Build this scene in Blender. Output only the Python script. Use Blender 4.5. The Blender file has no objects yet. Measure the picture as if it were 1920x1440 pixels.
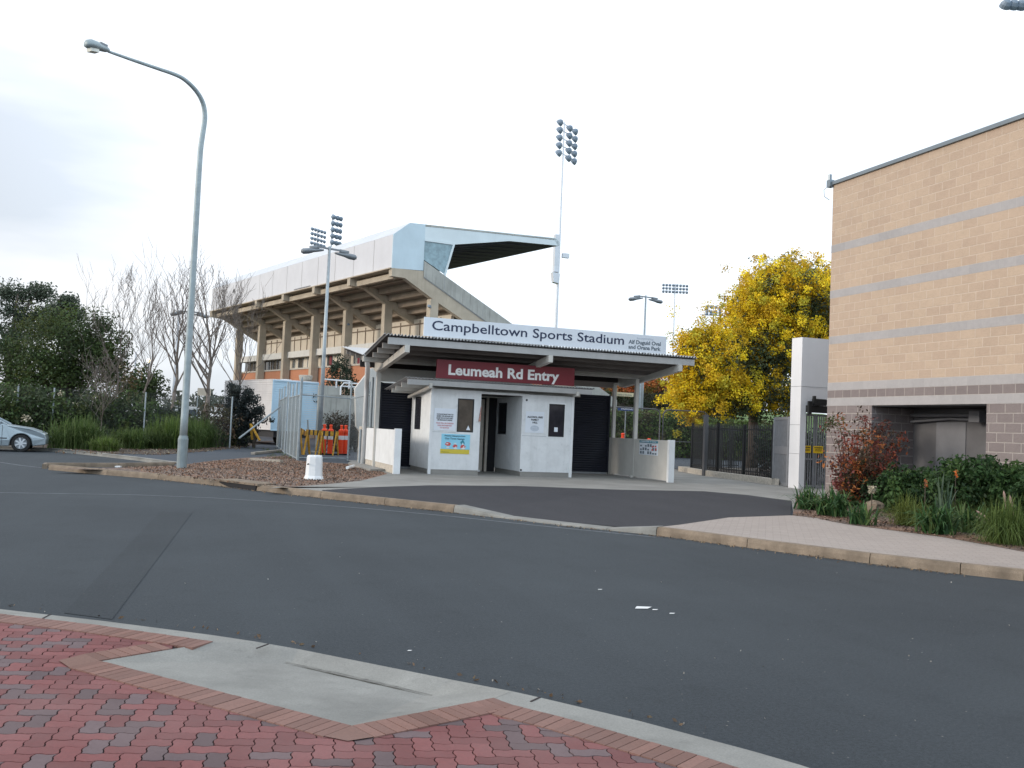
import bpy, bmesh, math, random
import numpy as np
from mathutils import Vector, Matrix
random.seed(7); rng = np.random.default_rng(11)
PI = math.pi; R_ = math.radians
SC = bpy.context.scene; COL = SC.collection

# ------------------------------------------------------------------ camera
CF, CTH, CRO, CYAW = 1748.12, R_(2.7428), R_(2.4593), R_(19.529)
fw = Vector((math.sin(CYAW)*math.cos(CTH), math.cos(CYAW)*math.cos(CTH), math.sin(CTH)))
r0 = Vector((math.cos(CYAW), -math.sin(CYAW), 0)); u0 = r0.cross(fw)
rt = r0*math.cos(CRO) + u0*math.sin(CRO); up = -r0*math.sin(CRO) + u0*math.cos(CRO)
EYE = Vector((0, 0, 1.6))
cd = bpy.data.cameras.new('camera'); cam = bpy.data.objects.new('camera', cd); COL.objects.link(cam)
cam.matrix_world = Matrix(((rt.x, up.x, -fw.x, 0), (rt.y, up.y, -fw.y, 0), (rt.z, up.z, -fw.z, 1.6), (0, 0, 0, 1)))
cd.sensor_width = 36; cd.lens = 36*CF/1920; cd.clip_start = .05; cd.clip_end = 6000
SC.camera = cam
# survey helpers: where a sight line of the photograph meets a known plane of the place (metres)
def _ray(x, y): return fw*CF + rt*(x-960) - up*(y-720)
def gp(x, y, z=.12): d = _ray(x, y); return EYE + d*((z-1.6)/d.z)
def aY(x, y, Y): d = _ray(x, y); return EYE + d*(Y/d.y)
def aX(x, y, X): d = _ray(x, y); return EYE + d*(X/d.x)
def aV(x, y, p, n):
    d = _ray(x, y); n = Vector((n[0], n[1], 0)); return EYE + d*((Vector((p[0], p[1], 0))-Vector((0, 0, 0))).dot(n)/d.dot(n))

# ------------------------------------------------------------------ materials
MATS = {}
def new_mat(name):
    m = bpy.data.materials.new(name); m.use_nodes = True; nt = m.node_tree
    b = nt.nodes['Principled BSDF']; MATS[name] = m
    return m, nt, b
def N(nt, t, **k):
    n = nt.nodes.new(t)
    for a, v in k.items(): setattr(n, a, v)
    return n
def mixc(nt, fac, a, b, blend='MIX'):
    n = N(nt, 'ShaderNodeMix', data_type='RGBA', blend_type=blend)
    for s, v in ((0, fac), (6, a), (7, b)):
        if isinstance(v, (int, float)): n.inputs[s].default_value = v
        elif isinstance(v, (tuple, list)): n.inputs[s].default_value = (*v[:3], 1)
        else: nt.links.new(v, n.inputs[s])
    return n.outputs[2]
def noise(nt, vec, scale, detail=4, rough=.6):
    n = N(nt, 'ShaderNodeTexNoise'); n.inputs['Scale'].default_value = scale
    n.inputs['Detail'].default_value = detail; n.inputs['Roughness'].default_value = rough
    nt.links.new(vec, n.inputs['Vector']); return n.outputs['Fac']
def ramp(nt, f, p0, p1, c0=(0, 0, 0), c1=(1, 1, 1)):
    n = N(nt, 'ShaderNodeValToRGB'); e = n.color_ramp.elements
    e[0].position = p0; e[1].position = p1; e[0].color = (*c0, 1); e[1].color = (*c1, 1)
    nt.links.new(f, n.inputs[0]); return n.outputs[0]
def coord(nt, kind='Object', scale=None, rot=None):
    tc = N(nt, 'ShaderNodeTexCoord'); o = tc.outputs[kind]
    if scale or rot:
        mp = N(nt, 'ShaderNodeMapping')
        if scale: mp.inputs['Scale'].default_value = scale
        if rot: mp.inputs['Rotation'].default_value = rot
        nt.links.new(o, mp.inputs[0]); o = mp.outputs[0]
    return o
def geo(nt): return N(nt, 'ShaderNodeNewGeometry').outputs['Position']
def bump(nt, b, h, st=.3, dist=.01):
    n = N(nt, 'ShaderNodeBump'); n.inputs['Strength'].default_value = st; n.inputs['Distance'].default_value = dist
    nt.links.new(h, n.inputs['Height']); nt.links.new(n.outputs[0], b.inputs['Normal'])
def mat(name, col, rough=.6, metal=0, var=.12, vs=1.2, streak=0, dirt=None, fine=0, bm=0, spec=.4, smudge=0):
    """painted / plain surface: large soft variation, optional vertical streaks and grime"""
    m, nt, b = new_mat(name); P = geo(nt)
    dk = tuple(c*(1-var*1.6) for c in col); lt = tuple(min(1, c*(1+var*.6)) for c in col)
    c = mixc(nt, ramp(nt, noise(nt, P, vs, 5), .3, .7), dk, lt)
    if streak:
        mp = N(nt, 'ShaderNodeMapping'); mp.inputs['Scale'].default_value = (5, 5, .35); nt.links.new(P, mp.inputs[0])
        s = ramp(nt, noise(nt, mp.outputs[0], 1.3, 5, .7), .5, .75)
        c = mixc(nt, mixv(nt, s, streak), c, dirt or tuple(x*.45 for x in col))
    if fine:
        c = mixc(nt, ramp(nt, noise(nt, P, 90, 2), .35, .75, (0, 0, 0), (fine,)*3), c, tuple(x*.4 for x in col))
    if smudge:
        c = mixc(nt, ramp(nt, noise(nt, P, 6.5, 6, .75), .57, .72, (0, 0, 0), (smudge,)*3), c, tuple(x*.5 for x in col))
    nt.links.new(c, b.inputs['Base Color'])
    b.inputs['Roughness'].default_value = rough; b.inputs['Metallic'].default_value = metal
    b.inputs['Specular IOR Level'].default_value = spec
    if bm: bump(nt, b, noise(nt, P, 60, 4), bm, .01)
    return m
def mixv(nt, v, k):
    n = N(nt, 'ShaderNodeMath', operation='MULTIPLY'); nt.links.new(v, n.inputs[0]); n.inputs[1].default_value = k
    return n.outputs[0]

def make_asphalt(name, base, patch, worn=.5):
    m, nt, b = new_mat(name); P = geo(nt)
    c = mixc(nt, ramp(nt, noise(nt, P, .35, 6, .55), .35, .68), base, patch)
    mp = N(nt, 'ShaderNodeMapping'); mp.inputs['Rotation'].default_value = (0, 0, R_(-36)); mp.inputs['Scale'].default_value = (1.6, .12, 1); nt.links.new(P, mp.inputs[0])
    c = mixc(nt, mixv(nt, ramp(nt, noise(nt, mp.outputs[0], 1, 3), .45, .7), .35*worn), c, tuple(x*1.45 for x in patch))
    c = mixc(nt, ramp(nt, noise(nt, P, 130, 2, .8), .42, .66, (0, 0, 0), (.5,)*3), c, tuple(x*.35 for x in base))
    c = mixc(nt, ramp(nt, noise(nt, P, 38, 3, .9), .40, .62, (.32,)*3, (0, 0, 0)), c, tuple(x*1.7 for x in patch))
    c = mixc(nt, ramp(nt, noise(nt, P, 2.4, 6, .7), .55, .75, (0, 0, 0), (.35,)*3), c, tuple(x*.62 for x in base))
    v = N(nt, 'ShaderNodeTexVoronoi'); v.inputs['Scale'].default_value = 70; nt.links.new(P, v.inputs['Vector'])
    c = mixc(nt, ramp(nt, v.outputs['Distance'], .10, .16, (.55,)*3, (0, 0, 0)), c, tuple(x*2.3 for x in patch))
    v2 = N(nt, 'ShaderNodeTexVoronoi'); v2.inputs['Scale'].default_value = 7; nt.links.new(P, v2.inputs['Vector'])
    c = mixc(nt, ramp(nt, v2.outputs['Distance'], .030, .05, (.8,)*3, (0, 0, 0)), c, (.22, .21, .19))
    nt.links.new(c, b.inputs['Base Color']); b.inputs['Roughness'].default_value = .85
    b.inputs['Specular IOR Level'].default_value = .25
    bump(nt, b, noise(nt, P, 120, 3, .8), .5, .01)
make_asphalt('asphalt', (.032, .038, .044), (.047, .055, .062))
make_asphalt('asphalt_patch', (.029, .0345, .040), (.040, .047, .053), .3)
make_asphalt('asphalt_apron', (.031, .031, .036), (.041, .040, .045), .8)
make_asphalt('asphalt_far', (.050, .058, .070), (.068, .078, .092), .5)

def make_brick(name, c1, c2, mort, bw=.405, rh=.203, flat=False, ms=.012, rough=.9, zoff=0., rotz=0, bm=.5):
    m, nt, b = new_mat(name); tc = geo(nt)
    sp = N(nt, 'ShaderNodeSeparateXYZ'); 
    if rotz:
        mp = N(nt, 'ShaderNodeMapping'); mp.inputs['Rotation'].default_value = (0, 0, rotz); nt.links.new(tc, mp.inputs[0]); nt.links.new(mp.outputs[0], sp.inputs[0])
    else: nt.links.new(tc, sp.inputs[0])
    cb = N(nt, 'ShaderNodeCombineXYZ')
    if flat: nt.links.new(sp.outputs[0], cb.inputs[0]); nt.links.new(sp.outputs[1], cb.inputs[1])
    else:
        a = N(nt, 'ShaderNodeMath', operation='ADD'); nt.links.new(sp.outputs[0], a.inputs[0]); nt.links.new(sp.outputs[1], a.inputs[1])
        z = N(nt, 'ShaderNodeMath', operation='SUBTRACT'); nt.links.new(sp.outputs[2], z.inputs[0]); z.inputs[1].default_value = zoff
        nt.links.new(a.outputs[0], cb.inputs[0]); nt.links.new(z.outputs[0], cb.inputs[1])
    br = N(nt, 'ShaderNodeTexBrick'); br.inputs['Scale'].default_value = 1
    br.inputs['Brick Width'].default_value = bw; br.inputs['Row Height'].default_value = rh
    br.inputs['Mortar Size'].default_value = ms; br.inputs['Mortar Smooth'].default_value = .3
    br.inputs['Color1'].default_value = (*c1, 1); br.inputs['Color2'].default_value = (*c2, 1); br.inputs['Mortar'].default_value = (*mort, 1)
    nt.links.new(cb.outputs[0], br.inputs['Vector'])
    c = mixc(nt, ramp(nt, noise(nt, tc, 9, 6, .7), .3, .75, (0, 0, 0), (.35,)*3), br.outputs['Color'], tuple(x*.62 for x in c1))
    c = mixc(nt, ramp(nt, noise(nt, tc, .5, 4), .35, .7, (0, 0, 0), (.25,)*3), c, tuple(min(1, x*1.25) for x in c2))
    nt.links.new(c, b.inputs['Base Color']); b.inputs['Roughness'].default_value = rough; b.inputs['Specular IOR Level'].default_value = .2
    h = mixc(nt, .35, br.outputs['Fac'], noise(nt, tc, 26, 5, .75)); 
    n = N(nt, 'ShaderNodeMath', operation='MULTIPLY'); nt.links.new(br.outputs['Fac'], n.inputs[0]); n.inputs[1].default_value = -1.2
    a2 = N(nt, 'ShaderNodeMath', operation='ADD'); nt.links.new(n.outputs[0], a2.inputs[0]); nt.links.new(noise(nt, tc, 26, 5, .75), a2.inputs[1])
    bump(nt, b, a2.outputs[0], bm, .02)
make_brick('tan_block', (.515, .40, .305), (.455, .345, .267), (.58, .48, .39), zoff=2.96+.203*20)
make_brick('dark_block', (.205, .172, .170), (.245, .210, .205), (.42, .38, .35), zoff=2.56)
make_brick('dark_course', (.20, .170, .168), (.235, .20, .195), (.42, .38, .35), bw=.31, zoff=2.76)
make_brick('grey_band', (.36, .345, .345), (.40, .38, .38), (.44, .42, .41), bw=.405, ms=.004, zoff=2.96, bm=.15)
make_brick('tan_paver', (.385, .33, .295), (.345, .295, .265), (.26, .225, .205), bw=.23, rh=.115, flat=True, ms=.006, rotz=R_(35), bm=.2)
make_brick('orange_brick', (.50, .215, .12), (.46, .19, .105), (.45, .25, .16), bw=.24, rh=.086, ms=.008, bm=.1)

mat('white_paint', (.74, .755, .765), .55, var=.06, vs=2.5, streak=.16, dirt=(.42, .42, .40), fine=.06, smudge=.25)
mat('white_wall', (.72, .735, .745), .6, var=.07, vs=3, streak=.24, dirt=(.40, .41, .40), fine=.1, smudge=.45)
mat('cream_wall', (.60, .575, .53), .65, var=.07, vs=2, streak=.15, dirt=(.35, .30, .24), fine=.1)
mat('steel_cream', (.55, .53, .49), .5, var=.07, vs=3, streak=.12)
mat('sign_white', (.70, .745, .80), .35, var=.03, streak=.05, dirt=(.55, .57, .58))
mat('sign_maroon', (.20, .022, .035), .4, var=.08)
mat('letter_navy', (.018, .03, .075), .5, var=.05)
mat('letter_white', (.90, .90, .90), .5, var=.02)
mat('letter_black', (.03, .03, .035), .6, var=.02)
mat('letter_red', (.55, .07, .09), .6, var=.02)
mat('letter_faint', (.50, .55, .62), .6, var=.02)
mat('letter_grey', (.14, .17, .20), .6, var=.02)
mat('notice_white', (.70, .74, .80), .5, var=.03)
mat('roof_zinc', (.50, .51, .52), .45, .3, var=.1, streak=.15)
mat('roof_under', (.04, .034, .034), .8, var=.15)  # canopy underside: shade painted in as a dark tone, not the zinc's own
mat('gutter_dirt', (.17, .165, .15), .95, var=.3, vs=20)
mat('steel_sunlit', (.40, .37, .34), .6, var=.08, vs=3)  # purlin ends: sunlight painted in as a paler steel
mat('beam_brown', (.27, .235, .215), .7, var=.12)
mat('shutter_black', (.012, .014, .024), .45, var=.15)
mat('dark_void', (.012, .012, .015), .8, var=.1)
mat('window_frame', (.018, .02, .024), .4, var=.05)
mat('concrete', (.29, .28, .26), .85, var=.14, vs=.8, fine=.25, bm=.15)
mat('concrete_path', (.27, .26, .24), .9, var=.16, vs=.8, fine=.25, bm=.15, smudge=.25)
mat('kerb_old', (.27, .21, .155), .9, var=.3, vs=3.2, streak=.35, dirt=(.13, .095, .07), fine=.5, bm=.5, smudge=.6)
mat('kerb_pale', (.275, .27, .25), .9, var=.2, vs=1.6, fine=.35, bm=.25, smudge=.55)
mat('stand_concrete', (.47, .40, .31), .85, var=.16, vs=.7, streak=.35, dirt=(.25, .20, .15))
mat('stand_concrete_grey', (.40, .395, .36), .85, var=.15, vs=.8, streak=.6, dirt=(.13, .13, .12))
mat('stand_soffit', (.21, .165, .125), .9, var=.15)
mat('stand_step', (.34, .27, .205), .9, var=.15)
mat('stand_cladding', (.60, .60, .63), .55, var=.05, vs=.5, streak=.18, dirt=(.50, .47, .45))
mat('stand_cladding_roof', (.55, .57, .60), .5, var=.06, vs=.4, streak=.2)
mat('stand_blue', (.53, .635, .69), .5, var=.07, vs=.6, streak=.12, dirt=(.40, .47, .50))
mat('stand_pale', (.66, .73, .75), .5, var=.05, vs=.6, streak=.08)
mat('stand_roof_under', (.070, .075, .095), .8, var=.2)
mat('cream_panel', (.62, .55, .45), .6, var=.07)
mat('galv', (.36, .40, .42), .45, .35, var=.12, vs=6)
mat('lamp_pole', (.33, .39, .41), .5, .15, var=.14, vs=4, streak=.2)
mat('fascia_grey', (.43, .43, .425), .55, var=.07, vs=2.5, streak=.15, fine=.08)
mat('lamp_sleeve', (.22, .265, .28), .55, .1, var=.14, vs=4, streak=.25)
mat('steel_shaded', (.17, .15, .14), .7, var=.1, vs=3)  # purlins under the roof: shade painted in as a darker steel
mat('lamp_grey', (.21, .23, .25), .5, .2, var=.1)
mat('mast_pale', (.62, .64, .68), .5, .2, var=.05)
mat('flood_dark', (.20, .25, .31), .5, .2, var=.1)
mat('pylon_white', (.74, .74, .76), .4, var=.03, vs=1.5, streak=.05)
mat('gate_grey', (.27, .275, .29), .5, .2, var=.1, vs=6)
mat('fence_grey', (.12, .12, .125), .5, .2, var=.1)
mat('fence_black', (.012, .013, .014), .5, var=.1)
mat('warn_yellow', (.80, .52, .02), .5, var=.05)
mat('trailer_white', (.72, .70, .70), .5, var=.08, vs=1.2, streak=.22, dirt=(.36, .30, .26))
mat('trailer_blue', (.50, .66, .77), .5, var=.05, vs=1.5, streak=.1, dirt=(.3, .45, .55))
mat('rubber', (.02, .02, .02), .85, var=.1)
mat('orange_plastic', (.85, .075, .02), .5, var=.08, vs=8)
mat('timber_yellow', (.62, .33, .04), .7, var=.3, vs=14, streak=.4, dirt=(.12, .07, .03))
mat('timber_grey', (.36, .32, .27), .85, var=.2, vs=8)
mat('poster_blue', (.28, .62, .78), .5, var=.04)
mat('poster_yellow', (.62, .50, .06), .5, var=.05)
mat('poster_red', (.60, .10, .09), .5, var=.15, vs=20)
mat('poster_skin', (.55, .30, .25), .6, var=.3, vs=25)
mat('poster_teal', (.05, .25, .33), .5, var=.1)
mat('car_silver', (.33, .385, .42), .3, .6, var=.03)
mat('car_trim', (.03, .03, .035), .5, var=.05)
mat('alloy', (.55, .57, .60), .35, .6, var=.05)
mat('bark_pale', (.17, .14, .12), .9, var=.25, vs=5)
mat('bark_dark', (.09, .07, .055), .9, var=.25, vs=5)
mat('soil', (.085, .062, .048), .95, var=.3, vs=2, fine=.4, bm=.4)
mat('grass_slope', (.12, .19, .055), .95, var=.25, vs=.8, fine=.3, bm=.3)
mat('ground_far', (.10, .105, .06), .95, var=.25, vs=.05)
mat('grout', (.035, .028, .028), .95, var=.2, vs=6)
mat('line_paint', (.22, .24, .26), .8, var=.3, vs=6, fine=.5)
mat('litter_white', (.75, .75, .75), .6, var=.1)
mat('sign_cream', (.70, .62, .40), .5, var=.05)
mat('sign_blue', (.02, .06, .22), .5, var=.05)
mat('inside_wall', (.16, .15, .13), .8, var=.15)
mat('recess_panel', (.135, .135, .145), .6, var=.12, vs=1.5)
mat('recess_panel_pale', (.20, .205, .225), .6, var=.1, vs=1.5)
mat('stone_pale', (.52, .47, .40), .9, var=.2, vs=12)
mat('flashing', (.20, .235, .265), .4, .4, var=.08)
mat('plume', (.33, .22, .19), .9, var=.2, vs=30)
mat('far_wall', (.45, .42, .36), .8, var=.1)
mat('booth_beige', (.50, .45, .39), .6, var=.1, vs=4, streak=.2)

def glass(name, col, rough=.08):
    m, nt, b = new_mat(name); b.inputs['Base Color'].default_value = (*col, 1); b.inputs['Roughness'].default_value = rough
    b.inputs['Specular IOR Level'].default_value = .6
    c = mixc(nt, ramp(nt, noise(nt, geo(nt), 3, 3), .35, .7), col, tuple(x*1.6 for x in col)); nt.links.new(c, b.inputs['Base Color'])
glass('glass_dark', (.022, .022, .028)); glass('glass_brown', (.065, .055, .045)); glass('glass_teal', (.17, .25, .28), .12); glass('glass_car', (.05, .07, .09), .05)
glass('headlight_glass', (.55, .55, .5), .1)
m, nt, b = new_mat('lamp_lit'); b.inputs['Emission Color'].default_value = (1, .85, .5, 1); b.inputs['Emission Strength'].default_value = 3

# mulch, with chips
m, nt, b = new_mat('mulch'); P = geo(nt)
v = N(nt, 'ShaderNodeTexVoronoi'); v.inputs['Scale'].default_value = 17; nt.links.new(P, v.inputs['Vector'])
vs_ = N(nt, 'ShaderNodeSeparateColor'); nt.links.new(v.outputs['Color'], vs_.inputs[0])
c = mixc(nt, ramp(nt, vs_.outputs[0], .1, .95), (.060, .044, .038), (.27, .19, .145))
c = mixc(nt, ramp(nt, noise(nt, P, .45, 4), .46, .60), c, mixc(nt, .6, c, (.25, .125, .075)))
nt.links.new(c, b.inputs['Base Color']); b.inputs['Roughness'].default_value = .95; bump(nt, b, v.outputs['Distance'], .9, .04)

# chain link: real open mesh pattern
def chain(name, cover, col):
    m, nt, b = new_mat(name); P = geo(nt)
    sp = N(nt, 'ShaderNodeSeparateXYZ'); nt.links.new(P, sp.inputs[0])
    a = N(nt, 'ShaderNodeMath', operation='ADD'); nt.links.new(sp.outputs[0], a.inputs[0]); nt.links.new(sp.outputs[1], a.inputs[1])
    outs = []
    for op in ('ADD', 'SUBTRACT'):
        s = N(nt, 'ShaderNodeMath', operation=op); nt.links.new(a.outputs[0], s.inputs[0]); nt.links.new(sp.outputs[2], s.inputs[1])
        k = N(nt, 'ShaderNodeMath', operation='MULTIPLY'); nt.links.new(s.outputs[0], k.inputs[0]); k.inputs[1].default_value = 14
        f = N(nt, 'ShaderNodeMath', operation='FRACT'); nt.links.new(k.outputs[0], f.inputs[0])
        l = N(nt, 'ShaderNodeMath', operation='LESS_THAN'); nt.links.new(f.outputs[0], l.inputs[0]); l.inputs[1].default_value = cover/2
        outs.append(l.outputs[0])
    mx = N(nt, 'ShaderNodeMath', operation='MAXIMUM'); nt.links.new(outs[0], mx.inputs[0]); nt.links.new(outs[1], mx.inputs[1])
    b.inputs['Base Color'].default_value = (*col, 1); b.inputs['Metallic'].default_value = .2; b.inputs['Roughness'].default_value = .5
    nt.links.new(mx.outputs[0], b.inputs['Alpha'])
chain('chain_link', .22, (.30, .33, .34)); chain('chain_link_dense', 1.25, (.20, .235, .255)); chain('chain_link_dark', .11, (.07, .075, .08))

# foliage: leaf colour from an attribute that varies leaf by leaf
def leafmat(name, trans=.25, rough=.6):
    m, nt, b = new_mat(name); a = N(nt, 'ShaderNodeAttribute', attribute_name='Col')
    nt.links.new(a.outputs['Color'], b.inputs['Base Color']); b.inputs['Roughness'].default_value = rough; b.inputs['Specular IOR Level'].default_value = .25
    t = N(nt, 'ShaderNodeBsdfTranslucent'); nt.links.new(a.outputs['Color'], t.inputs['Color'])
    mx = N(nt, 'ShaderNodeMixShader'); mx.inputs[0].default_value = trans
    nt.links.new(b.outputs[0], mx.inputs[1]); nt.links.new(t.outputs[0], mx.inputs[2])
    nt.links.new(mx.outputs[0], nt.nodes['Material Output'].inputs['Surface'])
leafmat('leaf'); leafmat('paver', 0, .85)
nt = MATS['paver'].node_tree; b = nt.nodes['Principled BSDF']; at = [n for n in nt.nodes if n.type == 'ATTRIBUTE'][0]
c = mixc(nt, ramp(nt, noise(nt, geo(nt), 55, 4, .7), .3, .75, (0, 0, 0), (.35,)*3), at.outputs['Color'], (.07, .045, .045))
c = mixc(nt, ramp(nt, noise(nt, geo(nt), 1.3, 4), .4, .75, (0, 0, 0), (.22,)*3), c, (.30, .22, .21))
nt.links.new(c, b.inputs['Base Color']); bump(nt, b, noise(nt, geo(nt), 220, 3), .3, .004)

# ------------------------------------------------------------------ mesh builder
def tagit(o, label=None, cat=None, group=None, kind=None):
    for k, v in (('label', label), ('category', cat), ('group', group), ('kind', kind)):
        if v: o[k] = v
    return o
def thing(name, label, cat, loc=(0, 0, 0), rz=0, group=None):
    o = bpy.data.objects.new(name, None); COL.objects.link(o); o.location = loc; o.rotation_euler = (0, 0, rz); o.empty_display_size = .3
    o['_w'] = 0; del o['_w']
    return tagit(o, label, cat, group)
class MB:
    def __init__(s): s.v = []; s.f = []; s.c = []
    def add(s, vs, fs, col=None):
        k = len(s.v); s.v += [tuple(p) for p in vs]; s.f += [tuple(i+k for i in f) for f in fs]
        if col is not None: s.c += [col]*len(fs)
    def box(s, x0, x1, y0, y1, z0, z1, col=None):
        s.add([(x0, y0, z0), (x1, y0, z0), (x1, y1, z0), (x0, y1, z0), (x0, y0, z1), (x1, y0, z1), (x1, y1, z1), (x0, y1, z1)],
              [(0, 3, 2, 1), (4, 5, 6, 7), (0, 1, 5, 4), (1, 2, 6, 5), (2, 3, 7, 6), (3, 0, 4, 7)], col)
        return s
    def bar(s, a, b, w, h, upv=(0, 0, 1)):
        a = Vector(a); b = Vector(b); d = (b-a).normalized(); U = Vector(upv); S = d.cross(U)
        if S.length < 1e-3: S = d.cross(Vector((0, 1, 0)))
        S.normalize(); U = S.cross(d).normalized(); S = S*w/2; U = U*h/2
        s.add([a-S-U, a+S-U, a+S+U, a-S+U, b-S-U, b+S-U, b+S+U, b-S+U], [(0, 3, 2, 1), (4, 5, 6, 7), (0, 1, 5, 4), (1, 2, 6, 5), (2, 3, 7, 6), (3, 0, 4, 7)][:])
        return s
    def tube(s, pts, rad, n=8, cap=True):
        pts = [Vector(p) for p in pts]; rad = rad if isinstance(rad, (list, tuple)) else [rad]*len(pts)
        vs = []; fs = []; prev = None
        for i, p in enumerate(pts):
            d = (pts[min(i+1, len(pts)-1)]-pts[max(i-1, 0)]).normalized()
            if prev is None: A = d.cross(Vector((0, 0, 1))) if abs(d.z) < .95 else d.cross(Vector((1, 0, 0)))
            else: A = prev-d*prev.dot(d)
            A.normalize(); prev = A; B = d.cross(A)
            for k in range(n): t = 2*PI*k/n; vs.append(p+(A*math.cos(t)+B*math.sin(t))*rad[i])
        for i in range(len(pts)-1):
            for k in range(n): a = i*n+k; b = i*n+(k+1) % n; fs.append((a, b, b+n, a+n))
        if cap: fs.append(tuple(range(n-1, -1, -1))); fs.append(tuple(range(len(vs)-n, len(vs))))
        s.add(vs, fs); return s
    def prism(s, poly, vec):
        vec = Vector(vec); n = len(poly); vs = [Vector(p) for p in poly]; vs += [p+vec for p in vs]
        s.add(vs, [tuple(range(n-1, -1, -1)), tuple(range(n, 2*n))]+[(i, (i+1) % n, (i+1) % n+n, i+n) for i in range(n)]); return s
    def lathe(s, prof, n=16, c=(0, 0, 0), ax='z', cap=True):
        vs = []
        for r, h in prof:
            for k in range(n):
                t = 2*PI*k/n; x, y = r*math.cos(t), r*math.sin(t)
                vs.append({'z': (c[0]+x, c[1]+y, c[2]+h), 'y': (c[0]+x, c[1]+h, c[2]+y), 'x': (c[0]+h, c[1]+x, c[2]+y)}[ax])
        fs = [(i*n+k, i*n+(k+1) % n, (i+1)*n+(k+1) % n, (i+1)*n+k) for i in range(len(prof)-1) for k in range(n)]
        fs += [tuple(range(n-1, -1, -1)), tuple(range(len(vs)-n, len(vs)))] if cap else []; s.add(vs, fs); return s
    def build(s, name, m, parent=None, smooth=False, bevel=0, fix=True, local=False):
        me = bpy.data.meshes.new(name); vs = s.v
        if parent is not None and not local:
            L = parent.location; vs = [(v[0]-L.x, v[1]-L.y, v[2]-L.z) for v in vs]
        me.from_pydata(vs, [], s.f)
        if s.c:
            a = me.color_attributes.new('Col', 'FLOAT_COLOR', 'CORNER'); arr = []
            for f, c in zip(s.f, s.c): arr += [c[0], c[1], c[2], 1]*len(f)
            a.data.foreach_set('color', arr)
        if fix:
            bmm = bmesh.new(); bmm.from_mesh(me); bmesh.ops.recalc_face_normals(bmm, faces=bmm.faces); bmm.to_mesh(me); bmm.free()
        me.materials.append(MATS[m] if isinstance(m, str) else m)
        if smooth: me.polygons.foreach_set('use_smooth', [True]*len(me.polygons))
        o = bpy.data.objects.new(name, me); COL.objects.link(o)
        if parent is not None: o.parent = parent
        if bevel:
            md = o.modifiers.new('bevel', 'BEVEL'); md.width = bevel; md.segments = 2; md.limit_method = 'ANGLE'
        return o
def top(name, mb, m, label, cat, group=None, **k): return tagit(mb.build(name, m, **k), label, cat, group)
def struct(name, mb, m, **k): return tagit(mb.build(name, m, **k), kind='structure')
def copy_tree(o, parent=None, loc=None, label=None, rz=None, sc=None):
    c = o.copy(); COL.objects.link(c)
    if parent is not None: c.parent = parent
    if loc is not None: c.location = loc
    if rz is not None: c.rotation_euler = (0, 0, rz)
    if sc is not None: c.scale = (sc, sc, sc)
    if label: c['label'] = label
    for ch in [x for x in COL.objects if x.parent == o]: copy_tree(ch, c)
    return c
def sheet(name, pts, m, thick=.0, kind='structure', **k):
    mb = MB()
    if thick: mb.prism([(p[0], p[1], p[2]-thick) for p in pts], (0, 0, thick))
    else: mb.add(pts, [tuple(range(len(pts)))])
    o = mb.build(name, m, **k)
    if kind: o['kind'] = kind
    return o

FONT = None
def text(s, width, height, origin, m, parent=None, name='lettering', face='-y', bold=0., depth=.006, local=False):
    cu = bpy.data.curves.new('t', 'FONT'); cu.body = s; cu.size = 1; cu.offset = bold; cu.resolution_u = 3; cu.extrude = .001
    ob = bpy.data.objects.new('t', cu); COL.objects.link(ob)
    dg = bpy.context.evaluated_depsgraph_get(); me = bpy.data.meshes.new_from_object(ob.evaluated_get(dg))
    COL.objects.unlink(ob); bpy.data.objects.remove(ob)
    co = np.empty(len(me.vertices)*3); me.vertices.foreach_get('co', co); co = co.reshape(-1, 3)
    mn = co.min(0); mx = co.max(0); x = (co[:, 0]-mn[0])/(mx[0]-mn[0])*width
    y = co[:, 1]*(height/.72) if height else co[:, 1]*width/(mx[0]-mn[0]); z = (co[:, 2]-mn[2])/(mx[2]-mn[2]+1e-9)*depth
    o = Vector(origin)
    if face == '-y': out = np.stack([o.x+x, o.y-z, o.z+y], 1)
    else: out = np.stack([o.x-z, o.y-x, o.z+y], 1)
    if parent is not None and not local: out -= np.array(parent.location)
    me.vertices.foreach_set('co', out.ravel()); me.update(); me.name = name
    me.materials.clear(); me.materials.append(MATS[m])
    t = bpy.data.objects.new(name, me); COL.objects.link(t)
    if parent is not None: t.parent = parent
    return t

# ------------------------------------------------------------------ foliage
def cards(name, cen, siz, cols, m='leaf', parent=None, asp=.55, droop=0., kind=None):
    """many small leaf quads"""
    n = len(cen); d = rng.normal(size=(n, 3)); d[:, 2] -= droop; d /= np.linalg.norm(d, axis=1)[:, None]
    q = rng.normal(size=(n, 3)); e = np.cross(d, q); e /= np.linalg.norm(e, axis=1)[:, None]
    s = np.asarray(siz).reshape(-1, 1); a = d*s; b = e*s*asp
    v = np.stack([cen-a, cen-b*1.0+a*.1, cen+a, cen+b+a*.1], 1).reshape(-1, 3)
    if parent is not None: v = v-np.array(parent.location)
    me = bpy.data.meshes.new(name); me.vertices.add(4*n); me.vertices.foreach_set('co', v.ravel())
    me.loops.add(4*n); me.loops.foreach_set('vertex_index', np.arange(4*n)); me.polygons.add(n)
    me.polygons.foreach_set('loop_start', np.arange(0, 4*n, 4)); me.polygons.foreach_set('loop_total', np.full(n, 4)); me.update(calc_edges=True)
    ca = me.color_attributes.new('Col', 'FLOAT_COLOR', 'CORNER'); c = np.ones((n, 4, 4)); c[:, :, :3] = cols[:, None, :]; ca.data.foreach_set('color', c.ravel())
    me.materials.append(MATS[m]); o = bpy.data.objects.new(name, me); COL.objects.link(o)
    if parent is not None: o.parent = parent
    return o
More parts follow.
